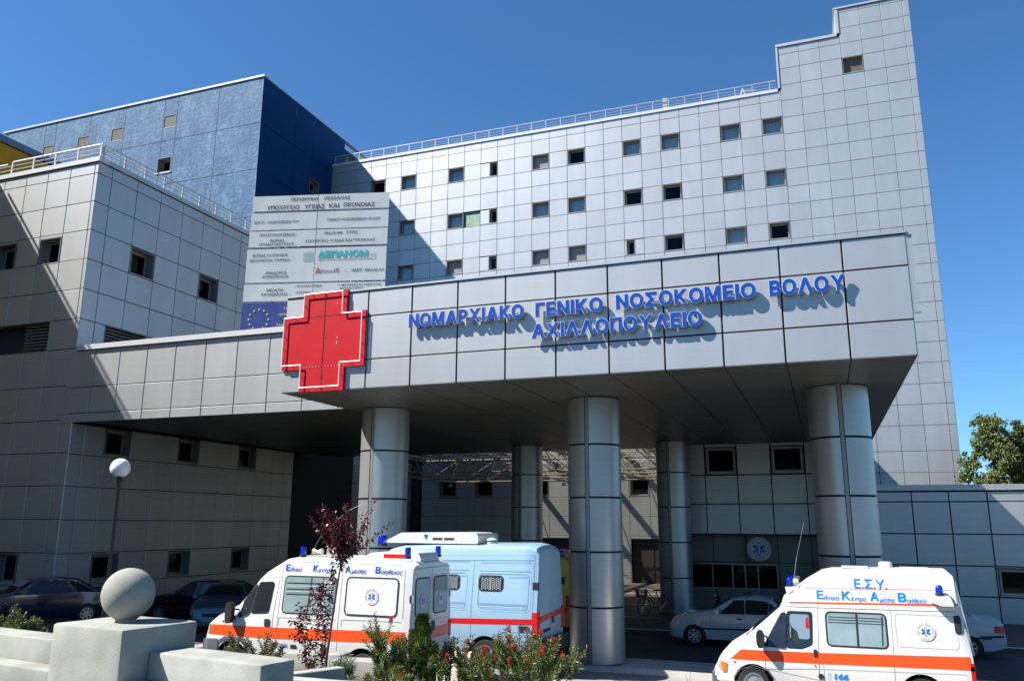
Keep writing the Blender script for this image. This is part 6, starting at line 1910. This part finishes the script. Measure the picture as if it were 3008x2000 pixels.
# conifer
t = thing('conifer', 'small bright green cone-shaped conifer among the bottlebrush shrubs', 'conifer', (-4.37, 8.75, 1.64)); fo = MB()
for k in range(4200):
    z = rnd.random() ** .9 * .80; rr = .21 * (1 - z / .84) ** .6 * (.55 + .45 * rnd.random()); a = rnd.uniform(0, 2 * math.pi); rr *= 1 + .28 * math.sin(a * 3 + z * 17) + .18 * math.sin(z * 41 + a)
    p = Vector((rr * math.cos(a), rr * math.sin(a), z)); leaf(fo, p, Vector((math.cos(a) * rnd.uniform(.2, 1.1), math.sin(a) * rnd.uniform(.2, 1.1), 1)), rnd.uniform(.03, .06), .012)
link('foliage', fo.mesh('foliage', LF_CONIF, fix=False), t, kind='stuff')
q = MB(); q.tube((0, 0, 0), (0, 0, .7), .012, 6, r2=.004); link('stem', q.mesh('stem', BARK), t)
# sword leaves
for i, (x, y, lb) in enumerate(((-1.31, 8.95, 'left tuft of narrow sword leaves poking up below the right ambulance'), (-.86, 8.95, 'right tuft of narrow sword leaves poking up below the right ambulance bumper'))):
    t = thing('sword_leaf_tuft', lb, 'plant', (x, y, 1.45), group='sword leaf tufts'); fo = MB()
    for k in range(7):
        a = rnd.uniform(0, 6.28); d = Vector((math.cos(a) * .28, math.sin(a) * .25, 1)); p = Vector((0, 0, 0)); 
        leaf(fo, p, d, rnd.uniform(.40, .58), .022)
    link('foliage', fo.mesh('foliage', LF_GRASS, fix=False), t, kind='stuff')

# young red-leaved tree
t = thing('red_leaf_tree', 'slender young tree with dark red leaves in front of the left ambulance', 'tree', (-5.41, 8.4, 1.60))
tr_ = MB(); fo = MB()
trunk = [Vector(p) for p in ((0, 0, 0), (.03, 0, .4), (.07, .01, .8), (.12, 0, 1.15), (.155, .0, 1.42), (.17, 0, 1.55))]
for a, b_, r0, r1 in zip(trunk, trunk[1:], (.017, .015, .013, .011, .009), (.015, .013, .011, .009, .008)): tr_.tube(a, b_, r0, 7, cap=False, r2=r1)
def twig(p, d, L, r0, nleaf, curl=.12, l_=.05):
    pts = curve_pts(p, d, L, 7, curl, .25)
    for i in range(7): tr_.tube(pts[i], pts[i + 1], r0 * (1 - i / 8), 4, cap=False, r2=r0 * (1 - (i + 1) / 8))
    for j in range(nleaf):
        f = .12 + .88 * j / nleaf; x = f * 7; i = min(int(x), 6); pp = pts[i].lerp(pts[i + 1], x - i)
        ax = (pts[i + 1] - pts[i]).normalized(); o1 = ax.orthogonal().normalized(); o2 = ax.cross(o1); a = j * 2.4
        d_ = (o1 * math.cos(a) + o2 * math.sin(a)) + ax * rnd.uniform(.0, .6) + Vector((0, 0, rnd.uniform(-.7, .2)))
        leaf(fo, pp, d_, l_ * rnd.uniform(.7, 1.2), l_ * .58, 0, .006)
    return pts
for k in range(13):
    a = k * 2.4; d = Vector((math.cos(a) * rnd.uniform(.2, .95), math.sin(a) * .4, 1)); pts = twig(trunk[-1] - Vector((0, 0, rnd.uniform(0, .25))), d, rnd.uniform(.45, .78), .005, 23)
    for _ in range(4):
        i = rnd.randint(2, 5); twig(pts[i], (pts[i] - pts[i - 1]).normalized() + Vector((rnd.uniform(-.8, .8), rnd.uniform(-.6, .6), rnd.uniform(-.1, .5))), rnd.uniform(.12, .28), .0025, 12)
twig(trunk[4], Vector((-.95, 0, .75)), .72, .005, 34); twig(trunk[3], Vector((-.7, .2, 1.0)), .85, .005, 34); twig(trunk[4], Vector((1.0, 0, .62)), .80, .005, 40); twig(trunk[4], Vector((.75, .1, 1.0)), .85, .005, 40); twig(trunk[4], Vector((.95, -.2, .9)), .62, .005, 30)
# suckers left of the trunk carrying leaves from low down
for (x, y, d, L, n_) in ((-.05, .02, (.02, 0, 1), 1.35, 120), (-.12, 0, (.0, 0, 1), 1.15, 90), (-.20, .05, (-.1, 0, 1), .9, 60), (-.10, -.05, (-.28, 0, 1), .95, 40), (-.02, .04, (-.12, 0, 1), 1.25, 90)):
    pts = twig(Vector((x, y, 0)), Vector(d), L, .005, n_, .06)
    for _ in range(7):
        i = rnd.randint(2, 6); twig(pts[i], Vector((rnd.uniform(-.8, .6), rnd.uniform(-.5, .5), .5)), rnd.uniform(.10, .24), .002, 14)
twig(Vector((-.12, 0, .45)), Vector((-.8, 0, .7)), .42, .003, 20); twig(Vector((-.1, 0, .6)), Vector((-.6, 0, 1)), .40, .003, 18)
link('trunk', tr_.mesh('trunk', mat('red_bark', (.09, .045, .035), rough=.8), fix=False), t)
link('crown', fo.mesh('crown', LF_PURP, fix=False), t, kind='stuff')

# ------------------------------------------------------------------ trees beyond the right wing
def big_tree(label, loc, h, cr, n, mt, lobes, group='trees beyond the right wing', ls=.16, name='poplar_tree', trunk_h=.35):
    t = thing(name, label, 'tree', loc, group=group)
    q = MB(); q.tube((0, 0, 0), (0, 0, h * .9), .22, 8, r2=.04)
    fo = MB(); cl = []
    for (x, y, z, r_) in lobes:
        q.tube((0, 0, max(.5, z - r_ * 2.2)), (x, y, z), .07, 6, r2=.02)
        for k in range(26):
            v = Vector((rnd.gauss(0, 1), rnd.gauss(0, 1), rnd.gauss(0, 1))).normalized() * r_ * rnd.uniform(.45, 1.05)
            cl.append((Vector((x, y, z)) + Vector((v.x, v.y, v.z * 1.35)), r_ * rnd.uniform(.16, .32)))
    for k in range(n):
        c_, r_ = cl[rnd.randrange(len(cl))]
        v = Vector((rnd.gauss(0, 1), rnd.gauss(0, 1), rnd.gauss(0, 1))).normalized() * r_ * rnd.random() ** .4 * 1.3
        leaf(fo, c_ + v, Vector((rnd.uniform(-1, 1), rnd.uniform(-1, 1), rnd.uniform(-.8, .8))), ls * rnd.uniform(.7, 1.2), ls * .75)
    link('trunk', q.mesh('trunk', BARK), t); link('crown', fo.mesh('crown', mt, fix=False), t, kind='stuff')
    return t
def lob(h, w, n, seed):
    r_ = random.Random(seed); o = []
    for k in range(n):
        f = (k + .5) / n; z = h * (.25 + .68 * f); ww = w * (1 - .72 * f ** 1.6)
        a = k * 2.4; o.append((math.cos(a) * ww * r_.uniform(.3, .9), math.sin(a) * ww * r_.uniform(.3, .9), z, w * (.50 - .22 * f)))
    return o
big_tree('leafy poplar with twin tips right against the end of the stair tower', (7.65, 44, 0), 8.8, 2, 24000, LF_TREE, lob(8.8, 1.9, 15, 1), ls=.12)
big_tree('leafy poplar with a ragged top, second tree right of the stair tower', (8.95, 44.6, 0), 8.5, 2, 22000, LF_TREE, lob(8.5, 1.6, 13, 2), ls=.12)
big_tree('lower spreading tree at the right edge of the picture behind the wing roof', (10.9, 44, 0), 7.6, 2.4, 20000, LF_TREE, lob(7.4, 2.2, 12, 3), ls=.12)
big_tree('darker tree filling the gap under the poplar crowns', (9.8, 47, 0), 6.8, 3, 12000, LF_TREED, lob(6.4, 2.6, 9, 4), ls=.13)
# the scattered trees of the street behind the viewer
